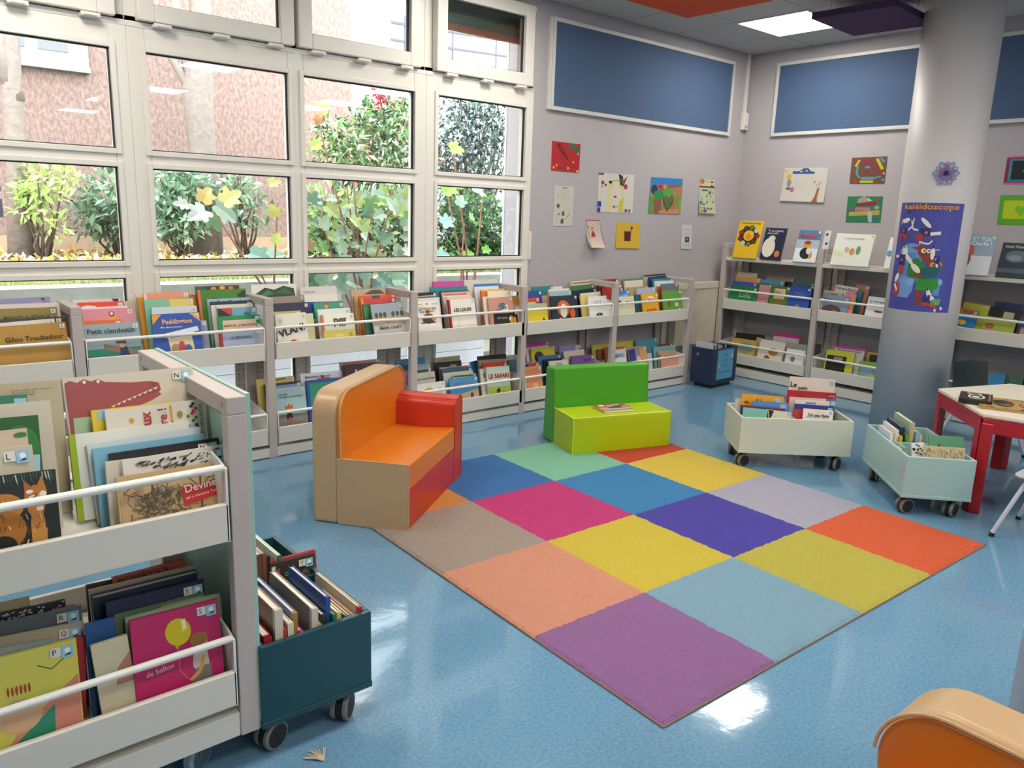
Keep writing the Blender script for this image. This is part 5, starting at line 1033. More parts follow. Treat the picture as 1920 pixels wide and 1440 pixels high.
lst = [(0, .022, .20, .225, 0, 'A02028', 'A02028', 'leftmost dark red book'), (.008, .022, .28, .290, 0, '9A6A60', 'D0C6B4', 'tall cream spined book'), (0, .008, .2, .23, 0, 'B83A34', 'B83A34', 'thin red book beside the tall cream one'), (.001, .016, .25, .243, 0, 'CFC4AC', 'DAD2BC', 'white spined book with tiny lettering'),
       (0, .014, .27, .262, .01, '3E64A0', 'A87A34', 'blue book with gold spine'), (0, .011, .2, .208, 0, 'B8267C', 'B8267C', 'magenta spined thin book'), (0, .010, .18, .195, 0, '1C1C20', '1C1C20', 'thin black book'), (.010, .018, .29, .262, 0, '8E8274', 'CFC6B4', 'grey beige book with pale spine'), (0, .009, .2, .212, 0, 'D2B04C', 'D2B04C', 'thin yellow book'),
       (0, .014, .27, .232, .0, '1C3340', '1C3340', 'dark navy book'), (0, .014, .25, .275, .015, '2B4C98', '2B4C98', 'royal blue book'), (0, .009, .2, .226, 0, '357A50', '357A50', 'thin green book'), (0, .013, .22, .228, 0, 'CDB67C', 'CDB67C', 'cream yellow book'), (0, .010, .15, .17, 0, 'E2DFD6', 'E2DFD6', 'small white book'), (0, .010, .25, .21, 0, '2F6A44', '2F6A44', 'dark green spined book'), (0, .012, .23, .205, 0, 'A62028', 'A62028', 'crimson book'), (0, .009, .21, .2, 0, 'C6A878', 'C6A878', 'tan book'), (.002, .011, .28, .225, 0, 'C9BBA4', 'B82432', 'cream book with red spine')]
lst = [(g*.9, t*1.02, l, h*1.06, d, a, b, c) for g, t, l, h, d, a, b, c in lst]
side_books(C3, A3, .020, .022, lst, 'in the teal cart', zb=.12, tilt=4)
stack(C3+Vector((0, .345, 0)), X1, Y1, .1, 0, .3, WD, [(28, 462, 606, 318, '372F28', dict(s='Y', t=['petit@.22@.2@3FA088@.16@.01', 'ours@.2@.26@3FA088@.44@.01'], a=[('e', .85, .3, .09, .06, '6A5A48', 30), ('e', .8, .36, .1, .06, '5A4C3C', 20)], l='dark brown book with teal script')),
   (20, 440, 620, 282, 'B8262A', dict(s=None, l='large red book'))], 'divider row', 'teal cart', 'books across the teal cart', 'Y', emblem=True, d0=.03, lean=5, zfix=.12)
side_books(C3, A3, .09, .37, [(0, .012, .24, .30, 0, '9AC0D0', '9AC0D0', 'pale blue book'), (0, .012, .24, .30, 0, 'C8C0B0', 'C8C0B0', 'cream book'), (.004, .010, .26, .32, 0, 'D8D4CC', 'D8D4CC', 'white book'), (.004, .012, .24, .30, 0, '6F9A90', '8A5A44', 'teal book with brown spine'), (0, .012, .25, .31, 0, 'D0C8BC', '6A4434', 'pale book with brown spine'), (0, .012, .25, .31, 0, '8A5E48', '7A4C38', 'brown book'), (0, .010, .24, .30, 0, '2A2024', '2A2024', 'black book'), (.003, .012, .24, .26, 0, 'E2DDD6', 'E2DDD6', 'white thin book'), (.003, .01, .24, .25, 0, '9A4A50', '9A4A50', 'rose red book'), (.004, .012, .26, .28, .02, 'CFE0D4', '2E7A54', 'pale book with green spine')], 'at the far end of the teal cart')
side_books(C2, A2, .03, .345, [(0, .014, .2, .235, 0, 'C8D4E4', 'E2E2E0', 'white book nearest the aqua side'), (.004, .012, .22, .22, 0, 'C8A878', 'D8C8A8', 'tan book'), (.002, .014, .22, .25, .02, 'E4E2DA', 'E6E4DC', 'tall white book'), (.003, .012, .2, .22, 0, 'E4C22C', 'E4C22C', 'yellow book'), (.002, .014, .25, .265, .03, '24345C', '24345C', 'navy book'), (.003, .012, .22, .23, 0, '6AA83C', '6AA83C', 'bright green book'), (.004, .02, .27, .30, .01, '9AB89C', 'C8B498', 'tall green and beige book'), (.01, .014, .22, .25, 0, 'DCE0E4', '8FC3D8', 'pale book with blue mark'), (.003, .014, .22, .235, 0, 'D8C4A0', 'D8C4A0', 'beige book')], 'at the back of the aqua cart')
side_books(C2, A2, .03, .2, [(0, .012, .1, .17, 0, 'B48A4C', 'B48A4C', 'small tan board book'), (.005, .012, .09, .18, .02, 'D8C090', 'D8C090', 'small cream board book'), (.004, .012, .12, .19, .02, '9AC0A8', '9AC0A8', 'small mint board book')], 'in the front of the aqua cart')
# magazines in the navy box
nb = Vector((5.815, 4.085, 0))
side_books(nb, R(3), .03, .03, [(0, .012, .18, .36, 0, 'C4C8CC', 'C4C8CC', 'pale grey magazine'), (.004, .014, .18, .34, 0, '3A3634', '3A3634', 'dark magazine'), (.006, .012, .18, .345, 0, 'D8D8D8', 'D8D8D8', 'white magazine'), (.003, .014, .18, .34, 0, '54403C', '54403C', 'brown magazine'), (.006, .012, .18, .35, 0, '8A8C90', '8A8C90', 'grey magazine'), (.01, .014, .18, .335, 0, 'C8C8CC', 'C8C8CC', 'silver magazine'), (.02, .02, .18, .33, 0, 'B8B4AC', 'B8B4AC', 'thick pale magazine'), (.02, .016, .18, .335, 0, '2C2E34', '2C2E34', 'black magazine'), (.01, .014, .18, .33, 0, 'D0CCC8', 'D0CCC8', 'cream magazine')], 'in the navy box', zb=.052, name='magazine')
e_ = [(0, 0, 0)]
# books lying flat
def flat_book(M, w, l, th, col, art, label, title=None):
    o = make_book(M, w, l, th, col, title, art, None, False, label, None); return o
gb = Matrix.Translation((3.62, 3.335, .268)) @ Matrix.Rotation(R(-16), 4, 'Z') @ Matrix.Rotation(R(-90), 4, 'X')
flat_book(gb, .225, .15, .017, 'C2A488', [('r', 0, 0, 1, .3, 'C83A2C'), ('e', .2, .12, .1, .08, 'E8E4DC'), ('e', .45, .2, .12, .1, '9AB8C8'), ('r', .3, .28, 1, .5, '4A4644'), ('e', .7, .1, .12, .06, 'A8C4CC'), ('e', .85, .4, .1, .1, 'B89A7A'), ('r', .1, .5, 1, .65, 'C8A890')], 'red and grey comic book lying on the lime seat')
tb = Matrix.Translation((4.665, 1.463, .578)) @ Matrix.Rotation(math.atan2(1.549-1.475, 4.892-4.662), 4, 'Z') @ Matrix.Rotation(R(-90), 4, 'X')
flat_book(tb @ Matrix.Rotation(0, 4, 'Z'), .235, .16, .026, '2C2624', [('e', .45, .35, .3, .18, 'D8D4CC'), ('e', .45, .35, .24, .13, '2C2624'), ('e', .42, .34, .12, .08, 'D8D4CC'), ('e', .8, .3, .12, .16, 'C8C4BC'), ('e', .8, .3, .08, .11, '2C2624'), ('r', .05, .6, .9, .64, '8A6A5A')], 'thick dark book with white swirls lying on the table')
lp = [Vector((4.623-.02, 1.467, 0)), Vector((4.955, 1.481, 0))]
lb = Matrix.Translation((4.66, 1.275, .563)) @ Matrix.Rotation(R(20), 4, 'Z') @ Matrix.Rotation(R(-90), 4, 'X')
leo = [('r', .0, .0, 1, 1.2, 'B08C50')]+[('e', rr.uniform(.03, .97), rr.choice([rr.uniform(.02, .14), rr.uniform(.62, .74)]), .025, .014, '2A2018') for _ in range(40)]+[('e', rr.choice([.05, .95]), rr.uniform(.1, .7), .02, .02, '2A2018') for _ in range(16)]+[('e', .5, .38, .3, .16, '4A4038'), ('e', .6, .32, .16, .10, '2A2624'), ('e', .35, .42, .12, .08, '6A5A48')]
flat_book(lb, .31, .235, .012, 'A8864C', leo, 'tan leopard-spotted book lying across the table seam')
# --- display books standing on top of the tall shelves
def show(crop, x0, y0, x1, y1, col, look, place, title=None, art=None, letter=None, d=.05, lean=14, stand=True):
    wd, dd = YM, X1; T = R(lean); P = Vector((6.54+d, 0, 0)); ox, oy, s = crop
    a = at_pl(ox+x0/s, oy+y0/s, P, dd); b = at_pl(ox+x1/s, oy+y1/s, P, dd); w = (b-a).length; h = (min(a.z, b.z)-1.150)/math.cos(T)
    upd = Vector((math.sin(T), 0, math.cos(T))); nd = Vector((math.cos(T), 0, -math.sin(T))); o = Vector((a.x, a.y, 0))-upd*h; o.z = 1.150
    M = Matrix(((0, nd.x, upd.x, o.x), (-1, nd.y, upd.y, a.y), (0, nd.z, upd.z, o.z), (0, 0, 0, 1)))
    make_book(M, w, h, .010, col, title, art, letter, False, look+' standing '+place, 'books shown on top of the tall shelves')
    if stand:
        e = tag(empty('book_stand', (o.x+.02, a.y-w/2, 1.15)), 'wire stand behind the '+look, 'book stand', 'wire stands on the tall shelves')
        m = MB(); m.tube([(.012, -.05, .0), (.03+h*.5*math.sin(T), -.05, h*.5), (.10, -.05, 0.0)], .002, 6); m.tube([(.012, .05, .0), (.03+h*.5*math.sin(T), .05, h*.5), (.10, .05, 0.0)], .002, 6); m.tube([(.10, -.05, .002), (.10, .05, .002)], .002, 6); m.build('wire_frame', CHROME, e)
ly = [('e', .5, .55, .4, .36, '2C2016'), ('e', .5, .54, .22, .2, 'E8B820'), ('e', .5, .58, .12, .12, 'D89018')]+[('e', .5+.36*math.cos(i*.7), .55+.32*math.sin(i*.7), .1, .09, ['8A2A2C', '4A3A2A', '5A7A34', 'C8C0B0', '6A2A20'][i % 5]) for i in range(9)]
show(W8, 184, 50, 352, 58, 'E3B81C', 'yellow book with a dark animal wreath', 'at the left end of the far shelves', ["L'anniversaire de Papa@.04@.8@3A2A14"], ly)
show(W8, 368, 101, 518, 105, '1B2440', 'navy book with a white bear shape', 'next to the yellow wreath book', ['Tu es si grand,|mon ours@.08@.72@E4E4E8'], [('e', .32, .85, .3, .42, 'DCD6C8'), ('e', .4, .45, .16, .12, 'DCD6C8'), ('e', .5, .42, .02, .015, '1A1A1A'), ('e', .78, 1.1, .12, .14, 'C8783C')])
show(W8, 605, 114, 768, 122, 'A9BACB', 'snow scene book with a red title', 'beside the middle post of the far shelves', ['Pancho@.16@.7@C82C3A@.12@.03'], [('r', 0, .0, 1, .4, '5C7A9C'), ('r', 0, .75, 1, 2, 'DDE4EA'), ('e', .5, .95, .26, .24, '1E1E22'), ('e', .5, .62, .17, .12, 'C8A03C'), ('e', .5, .52, .15, .08, 'B02C30'), ('e', .62, .85, .12, .14, 'DAD8D4'), ('e', .72, 1.05, .08, .12, 'C89A3C')], letter='L')
show(W8, 790, 120, 834, 124, 'D4D2D2', 'narrow pale book with black notes', 'behind the snow scene book', None, [('e', .4, .6, .2, .2, '1E1E1E'), ('e', .6, 2, .2, .2, '1E1E1E')], d=.09, stand=False)
show(W8, 872, 137, 1144, 152, 'E4E6DC', 'white landscape book with three small animals', 'on the second far shelf', ['La petite promenade@.1@.5@A88A7A'], [('e', .36, .42, .06, .08, 'C8A898'), ('e', .5, .46, .07, .09, 'C8905C'), ('e', .66, .42, .06, .11, '6A9A5A'), ('p', [(.02, .4), (.3, .5), (.3, .6), (.02, .6)], 'D8E0B8')], letter='M')
show(W8, 1252, 165, 1450, 180, 'E8E8E6', 'tall white book with a blue figure', 'almost hidden behind the poster pillar', None, [('e', .1, .6, .1, .12, '4A9AC0')])
show(W9, 640, 298, 876, 308, '93A8BC', 'pale winter blue book with a red figure', 'right of the poster pillar', ['ET TOI,|Charlie !@.08@.6@E4ECF0@.3@.02'], [('r', 0, .7, 1, 2, 'D4D8DC'), ('e', .28, .55, .14, .2, 'B85A4C'), ('e', .28, .85, .09, .2, '8A4A3C')], letter='C')
show(W9, 915, 358, 1160, 366, '2B343C', 'dark slate winter book', 'at the picture edge on the far shelves', ["Voici l'hiver@.08@.62@C8CCD0@.1@.015"], [('e', .5, .45, .34, .2, '5A6A72'), ('e', .45, .5, .2, .1, '7A8A90'), ('r', 0, .85, 1, 1, '4A5A64')])

# ================================================================ DRAWINGS ON THE WALLS, POSTER
V7, V8 = (1000, 240, 5.333), (1420, 240, 3.84)
def sheet(wall, crop, corners, col, art, label, curl=0, name='drawing', text=None, cat='drawing', off=.003):
    """a paper sheet taped to the wall; corners TL TR BR BL; lower edge may curl off the wall"""
    ox, oy, s = crop; f = (lambda p: at_y(ox+p[0]/s, oy+p[1]/s, YA-off)) if wall == 'A' else (lambda p: at_x(ox+p[0]/s, oy+p[1]/s, XB-off))
    TL, TR, BR, BL = [f(p) for p in corners]; n = NA if wall == 'A' else NB
    def pt(u, t, l=0):
        q = (TL*(1-u)+TR*u)*(1-t)+(BL*(1-u)+BR*u)*t
        return q+n*(l*.0004+curl*(max(0, t-.35)/.65)**2)
    o = TL.copy(); mb = MB(); N = 10
    for i in range(N):
        t0, t1 = i/N, (i+1)/N
        a, b, c, d = [pt(u, t)-o for u, t in ((0, t0), (1, t0), (1, t1), (0, t1))]; k = -n*.0008
        mb.add([a, b, c, d, a+k, b+k, c+k, d+k], [(0, 3, 2, 1), (4, 5, 6, 7), (0, 1, 5, 4), (1, 2, 6, 5), (2, 3, 7, 6), (3, 0, 4, 7)], col)
    e = mb.build(name, PAPER); e.location = o; tag(e, label, cat)
    m2 = MB()
    for i, (pts, c) in enumerate(shapes2d(art)):
        if len(pts) == 4 and curl:   # long strips follow the curl
            pass
        m2.add([pt(min(max(u, 0), 1), min(max(t, 0), 1), 1+.35*i)-o for u, t in pts], [tuple(range(len(pts)))], c)
    m2.build('picture', PAPER, e, fixn=False)
    return e
rr = random.Random(21)
def dots(n, u0, u1, v0, v1, r, cols): return [('e', rr.uniform(u0, u1), rr.uniform(v0, v1), r, r*.9, rr.choice(cols)) for _ in range(n)]
def lines(n, u0, u1, v0, dv, w, c): return [('l', [(u0+rr.uniform(0, .05), v0+i*dv), (u1-rr.uniform(0, .25), v0+i*dv+.008)], w, c) for i in range(n)]
sheet('A', V7, [(190, 128), (473, 163), (458, 450), (177, 425)], 'B01C24', [('e', .72, .12, .14, .09, '1E6A4A'), ('e', .88, .2, .1, .08, '1E6A4A'), ('l', [(.25, .06), (.2, .16), (.3, .26), (.45, .45), (.58, .56)], .05, '3A1418'), ('l', [(.28, .1), (.52, .42)], .03, '3A1418'), ('e', .08, .88, .035, .05, 'D8A850'), ('e', .18, .8, .03, .04, 'D8A850'), ('e', .32, .9, .04, .05, '5A3A6A'), ('e', .5, .88, .04, .05, '5A3A6A'), ('e', .58, .87, .04, .05, 'D8A850'), ('e', .76, .65, .03, .04, 'D8A850'), ('e', .92, .34, .03, .04, 'D8A850'), ('e', .85, .4, .03, .04, '6A4A7A'), ('e', .93, .95, .04, .04, 'D8C890'),
      ('l', [(.2, .6), (.3, .5), (.45, .7), (.6, .62)], .01, '7A1018'), ('l', [(.7, .7), (.85, .78), (.65, .82)], .01, '7A1018')], 'red drawing with black and green shapes, topmost next to the windows')
sheet('A', V7, [(212, 575), (408, 585), (388, 982), (193, 980)], 'C6C2B8', lines(4, .3, .9, .1, .07, .006, '8A867C')+[('l', [(.4, .04), (.65, .05)], .02, '5A5A58'), ('l', [(.2, .2), (.22, .26)], .02, '3A3A3A'), ('p', [(.14, .48), (.24, .43), (.32, .5), (.22, .57)], '4A5A40'), ('p', [(.42, .64), (.55, .62), (.57, .73), (.45, .75)], '4A5A40'), ('p', [(.4, .82), (.54, .82), (.52, .94), (.38, .93)], '4A5A40'), ('l', [(.6, .82), (.85, .68)], .03, 'B8A838'), ('e', .28, .7, .05, .03, 'B05AA0'), ('l', [(.2, .8), (.2, .88)], .02, '3A9AA8')], 'narrow white sheet with small green squares, below the red drawing')
hair = [('p', [(.27, .32), (.42, .16), (.62, .16), (.74, .3), (.72, .98), (.6, .98), (.66, .5), (.6, .28), (.42, .28), (.34, .5), (.38, .98), (.27, .98)], 'D8CC8C'), ('p', [(.6, .72), (.72, .6), (.7, .98), (.58, .98)], 'C8C02C')]
sheet('A', V7, [(652, 447), (1013, 470), (990, 850), (637, 840)], 'CFCBC2', hair+[('e', .5, .45, .14, .22, 'D4CAC0'), ('e', .48, .59, .05, .028, 'B01E28'), ('l', [(.3, .22), (.4, .18), (.58, .17)], .012, '8A7A20'), ('e', .33, .22, .05, .04, '2A2030'), ('e', .38, .31, .015, .015, '6A5A3A'), ('e', .6, .33, .015, .015, '6A5A3A'), ('p', [(.55, .0), (.66, .04), (.72, .32), (.6, .28)], '2E2A26'), ('p', [(.7, .3), (.8, .05), (.68, .15)], '8A4A2A'), ('p', [(.6, .12), (.7, .15), (.68, .3)], '6A6A2C'), ('e', .76, .32, .05, .07, '8A3A7A'),
      ('r', 0, 0, .14, .05, '1E6A34'), ('r', -.03, .72, .1, .86, '223C9A'), ('r', -.03, .88, .08, 1.0, '223C9A'), ('e', .12, .24, .04, .05, '8A3028'), ('e', .2, .3, .03, .03, '5A3A8A'), ('e', .1, .34, .02, .02, 'A8488A'), ('e', .8, .94, .04, .04, '8A2A7A'), ('e', .9, .94, .03, .04, '2A8A7A'), ('e', .45, .85, .03, .03, '2A6A3A'), ('l', [(.45, .86), (.58, .84)], .01, '2A4A3A')], 'white drawing of a blond face with feathers and blue corner squares')
sheet('A', V7, [(1180, 490), (1495, 510), (1472, 860), (1150, 855)], '9A8A6A', [('r', 0, 0, 1, .18, '2A7CC0'), ('r', 0, .17, .3, .45, '3A86B8'), ('p', [(.3, .2), (1, .16), (1, .5), (.3, .4)], '8A5A4A'), ('p', [(.55, .3), (1, .2), (.95, 1), (.6, .9)], 'A87A5C'), ('e', .12, .33, .1, .13, '2C3A40'), ('e', .3, .25, .08, .08, 'C04A5A'), ('e', .3, .25, .04, .04, '5A2A3A'), ('e', .45, .25, .06, .07, 'C8904A'), ('e', .27, .48, .16, .14, '2C8A4E'), ('e', .55, .38, .18, .1, '4FA03C'), ('p', [(.4, .55), (.5, .48), (.58, .55), (.68, .45), (.75, .55), (.72, .75), (.55, .93), (.42, .75)], '5E6E3A'), ('r', 0, .55, .1, 1, '4E9A34'), ('p', [(.12, .6), (.35, .6), (.38, 1), (.15, 1)], '8A5A44'), ('l', [(.8, .7), (.88, .5), (.98, .62)], .07, '4FA03C'), ('l', [(.95, .62), (.9, .95)], .07, '5CB034'), ('p', [(.3, .92), (.9, .85), (.95, 1), (.3, 1)], 'C88A60'), ('l', [(.4, .56), (.55, .93), (.74, .58)], .02, '5A2A2A')], 'colourful painted landscape with a green heart under a blue sky')
sheet('A', V7, [(1668, 508), (1815, 520), (1810, 858), (1648, 850)], 'BFC6A4', [('e', .16, .06, .14, .08, 'C85A20'), ('r', 0, .2, 1, .245, '7A2430'), ('r', .15, .3, .55, .345, '2A6A7A'), ('e', .68, .38, .07, .05, '2A5A9A'), ('e', .85, .38, .06, .04, 'A8A83A'), ('r', .4, .04, .6, .07, 'C8A83A'), ('r', .7, .05, .9, .09, '4A2A3A'), ('r', .7, .17, .9, .2, '3A2A34'), ('e', .15, .94, .1, .05, 'A8903A'), ('e', .35, .93, .1, .05, '2A6AA8')]+dots(16, .05, .9, .42, .75, .03, ['22303A', '2A3A5A', '8A5A4A', '3A6A9A'])+dots(10, .05, .95, .83, .87, .03, ['2A3A44', 'C87A2A', '2A6A7A']), 'narrow pale green sheet covered in small stickers, nearest the corner', curl=.015)
sheet('A', V7, [(525, 920), (662, 920), (680, 1195), (535, 1195)], 'CBB8AC', [('l', [(.02, .01), (.98, .01)], .03, '9A2C2C'), ('l', [(.02, 0), (.02, 1)], .03, '9A2C2C'), ('l', [(.98, 0), (.98, 1)], .02, '9A2C2C'), ('e', .42, .3, .1, .05, 'C88A4A'), ('p', [(.4, .4), (.5, .4), (.62, .6), (.28, .6)], 'B01E20'), ('l', [(.38, .6), (.37, .68)], .02, '8A3A30'), ('l', [(.5, .6), (.52, .68)], .02, '8A3A30'), ('e', .16, .25, .05, .02, '6A1A3A'), ('e', .38, .28, .015, .01, '2A1A1A'), ('e', .46, .28, .015, .01, '2A1A1A')], 'curling pink sheet with a small figure in a red dress', curl=.05)
sheet('A', V7, [(835, 942), (1068, 950), (1060, 1205), (820, 1200)], 'D2AC2C', [('p', [(.33, .3), (.62, .3), (.6, .72), (.34, .72)], '5A141C'), ('p', [(.36, .34), (.58, .34), (.56, .64), (.38, .64)], 'B0282C'), ('r', .35, .3, .61, .34, 'A8A0B0'), ('l', [(.6, .38), (.64, .2)], .03, '4A2A6A'), ('e', .64, .2, .05, .06, '4A2A6A')], 'yellow sheet with a red drinking glass', curl=.006)
sheet('A', V7, [(1485, 968), (1590, 970), (1578, 1210), (1473, 1208)], 'C9C8CE', [('r', .35, .5, .75, .72, '2A3028'), ('e', .55, .6, .1, .05, '8A9A8A')]+[('l', [(.2, v), (.85, v)], .012, '9A98A0') for v in (.2, .33, .4, .46, .82, .88)]+[('l', [(.4, .12), (.7, .12)], .01, 'A8A6AC')], 'small white printed notice beside the tall far shelves', curl=.004, name='notice', cat='notice')
sheet('B', V8, [(200, 287), (512, 285), (480, 537), (165, 525)], 'CBC6BE', [('p', [(.2, .1), (.35, .1), (.45, .01), (.55, .01), (.62, .1), (.72, .12), (.7, .18), (.2, .18)], '2C5A8C'), ('e', .4, .11, .03, .02, 'CBC6BE'), ('e', .52, .09, .03, .02, 'CBC6BE'), ('e', .05, .1, .04, .05, 'D8B83A'), ('e', .13, .26, .06, .08, 'CDB432'), ('e', .15, .45, .05, .12, '8A8E8A'), ('e', .15, .62, .06, .04, '5A6A3A'), ('e', .24, .65, .045, .08, 'BC5A9A'), ('p', [(.82, .58), (.86, .58), (.84, .9), (.86, 1), (.72, 1), (.78, .85)], '9A5A3A')]+dots(8, .72, .9, .38, .5, .012, ['2A2A2C'])+dots(14, .3, .6, .3, .55, .008, ['8A8A90']), 'wide white creased drawing with blue clouds and an orange trunk', curl=.012)
sheet('B', V8, [(682, 215), (938, 203), (915, 402), (662, 402)], '6E4830', [('p', [(.1, .32), (.2, .08), (.26, .1), (.16, .36)], 'C2B82C'), ('p', [(.68, .08), (.76, .06), (.94, .45), (.86, .48)], 'C2B82C'), ('p', [(.8, .06), (.86, .04), (.97, .2), (.9, .24)], '3A98A8'), ('l', [(.2, .3), (.18, .6), (.28, .78)], .06, '3A98A8'), ('r', .32, .74, .68, .86, '3A98A8'), ('l', [(.66, .8), (.88, .72)], .06, '3A98A8'), ('r', .3, .88, .68, .96, 'C2B82C'), ('r', .3, .08, .6, .2, '8C2450'), ('l', [(.6, .2), (.92, .7)], .06, '8C2450'), ('l', [(.38, .3), (.58, .62)], .05, '8C2450'), ('l', [(.58, .3), (.4, .6)], .05, '8C2450'), ('e', .48, .38, .08, .05, '3A98A8'), ('e', .15, .9, .06, .06, 'A83038'), ('e', .95, .62, .03, .04, 'C8B82C'), ('e', .95, .85, .04, .05, '3A98A8')], 'brown sheet with a ring of coloured strips, above the green collage')
sheet('B', V8, [(652, 492), (905, 492), (885, 683), (635, 678)], '1F7A50', [('p', [(.3, .1), (.48, 0), (.6, .1), (.5, .3), (.3, .28)], '9A988C'), ('p', [(.2, .38), (.3, .26), (.8, .2), (.85, .34)], '8C2028'), ('r', .25, .42, .68, .55, 'B0707C'), ('p', [(.08, .6), (.95, .52), (.95, .7), (.08, .76)], 'B89A48'), ('e', .13, .47, .06, .06, 'A02A7A'), ('e', .87, .16, .06, .05, 'B02430'), ('e', .86, .42, .07, .07, '8AA8B0'), ('p', [(.6, .6), (.74, .6), (.76, 1), (.66, .98)], 'A8B4B8'), ('p', [(.58, .04), (.72, .18), (.58, .2)], 'A8C0B0'), ('e', .86, .84, .06, .05, '5A4A9A')], 'green sheet with a red and gold paper collage')
sheet('B', V8, [(1802, 205), (2130, 190), (2100, 405), (1770, 405)], '8C1E50', [('r', 0, 0, 1, .06, 'C86A90'), ('r', 0, .94, 1, 1, 'C86A90'), ('r', .08, .1, .95, .9, '2A8EA8'), ('r', .14, .16, .9, .84, '1C2422'), ('l', [(.4, .55), (.5, .45)], .02, 'C8C8C8')], 'black picture framed in turquoise and magenta at the picture edge')
sheet('B', V8, [(1752, 485), (2075, 480), (2050, 705), (1725, 693)], '58A82A', [('r', .1, .18, .93, .8, 'B4CC10'), ('p', [(.36, .48), (.38, .36), (.46, .36), (.5, .44), (.56, .36), (.64, .38), (.64, .5), (.5, .72)], '74BC24')], 'lime sheet with a green heart at the picture edge')

# --- things on the round pillar: wrap flat prints round it
def wrap(shapes, name, parent, ang0, wid, z0, hgt, lift, m=PRINT, textmesh=None):
    bm = bmesh.new(); cl = bm.loops.layers.float_color.new('Col')
    for i, (pts, c) in enumerate(shapes2d(shapes)):
        vs = [bm.verts.new((u, v, 1+i*.3)) for u, v in pts]
        try: f = bm.faces.new(vs)
        except ValueError: continue
        for l in f.loops: l[cl] = lin(c)
    if textmesh:
        for me, T, c in textmesh:
            vs = [bm.verts.new(T @ v.co) for v in me.vertices]
            for p in me.polygons:
                f = bm.faces.new([vs[k] for k in p.vertices])
                for l in f.loops: l[cl] = lin(c)
    n = 20
    for k in range(1, n): bmesh.ops.bisect_plane(bm, geom=bm.verts[:]+bm.edges[:]+bm.faces[:], plane_co=(k/n, 0, 0), plane_no=(1, 0, 0))
    for v in bm.verts:
        u, t, l = v.co; a = ang0+(u*wid)/PR; r = PR+lift+l*.00025
        v.co = (PC[0]+r*math.cos(a), PC[1]+r*math.sin(a), z0+hgt*(1-t))
    me = bpy.data.meshes.new(name); bm.to_mesh(me); bm.free(); me.materials.append(m)
    o = bpy.data.objects.new(name, me); COL.objects.link(o)
    if parent is not None: o.parent = parent
    return o
def on_pillar(px, py):
    """where a picture ray meets the round pillar: angle about its axis, height"""
    d = ray(px, py); ox, oy = -PC[0], -PC[1]; A = d.x**2+d.y**2; Bq = 2*(ox*d.x+oy*d.y); Cq = ox*ox+oy*oy-(PR+.001)**2
    disc = max(Bq*Bq-4*A*Cq, 0); t = (-Bq-math.sqrt(disc))/(2*A); p = Vector((0, 0, H))+d*t
    return math.atan2(p.y-PC[1], p.x-PC[0]) % (2*math.pi), p.z
aL, zT = on_pillar(1690, 382); aR, zT2 = on_pillar(1808, 380); aL2, zB = on_pillar(1661, 577); aR2, zB2 = on_pillar(1779, 585)
a0 = (aL+aL2)/2+.10; a1 = (aR+aR2)/2; wid = (a1-a0)*PR; zt, zb = (zT+zT2)/2, (zB+zB2)/2
sheetm = wrap([('r', 0, 0, 1, 1, '474C9E')], 'poster', None, a0, wid, zb, zt-zb, .0005)
tag(sheetm, 'deep blue poster of animals reading in an armchair, wrapped on the round pillar', 'poster')
W, BLU, RD, BR_ = 'E4E0D8', '26306E', 'B03A2C', '8A3A28'
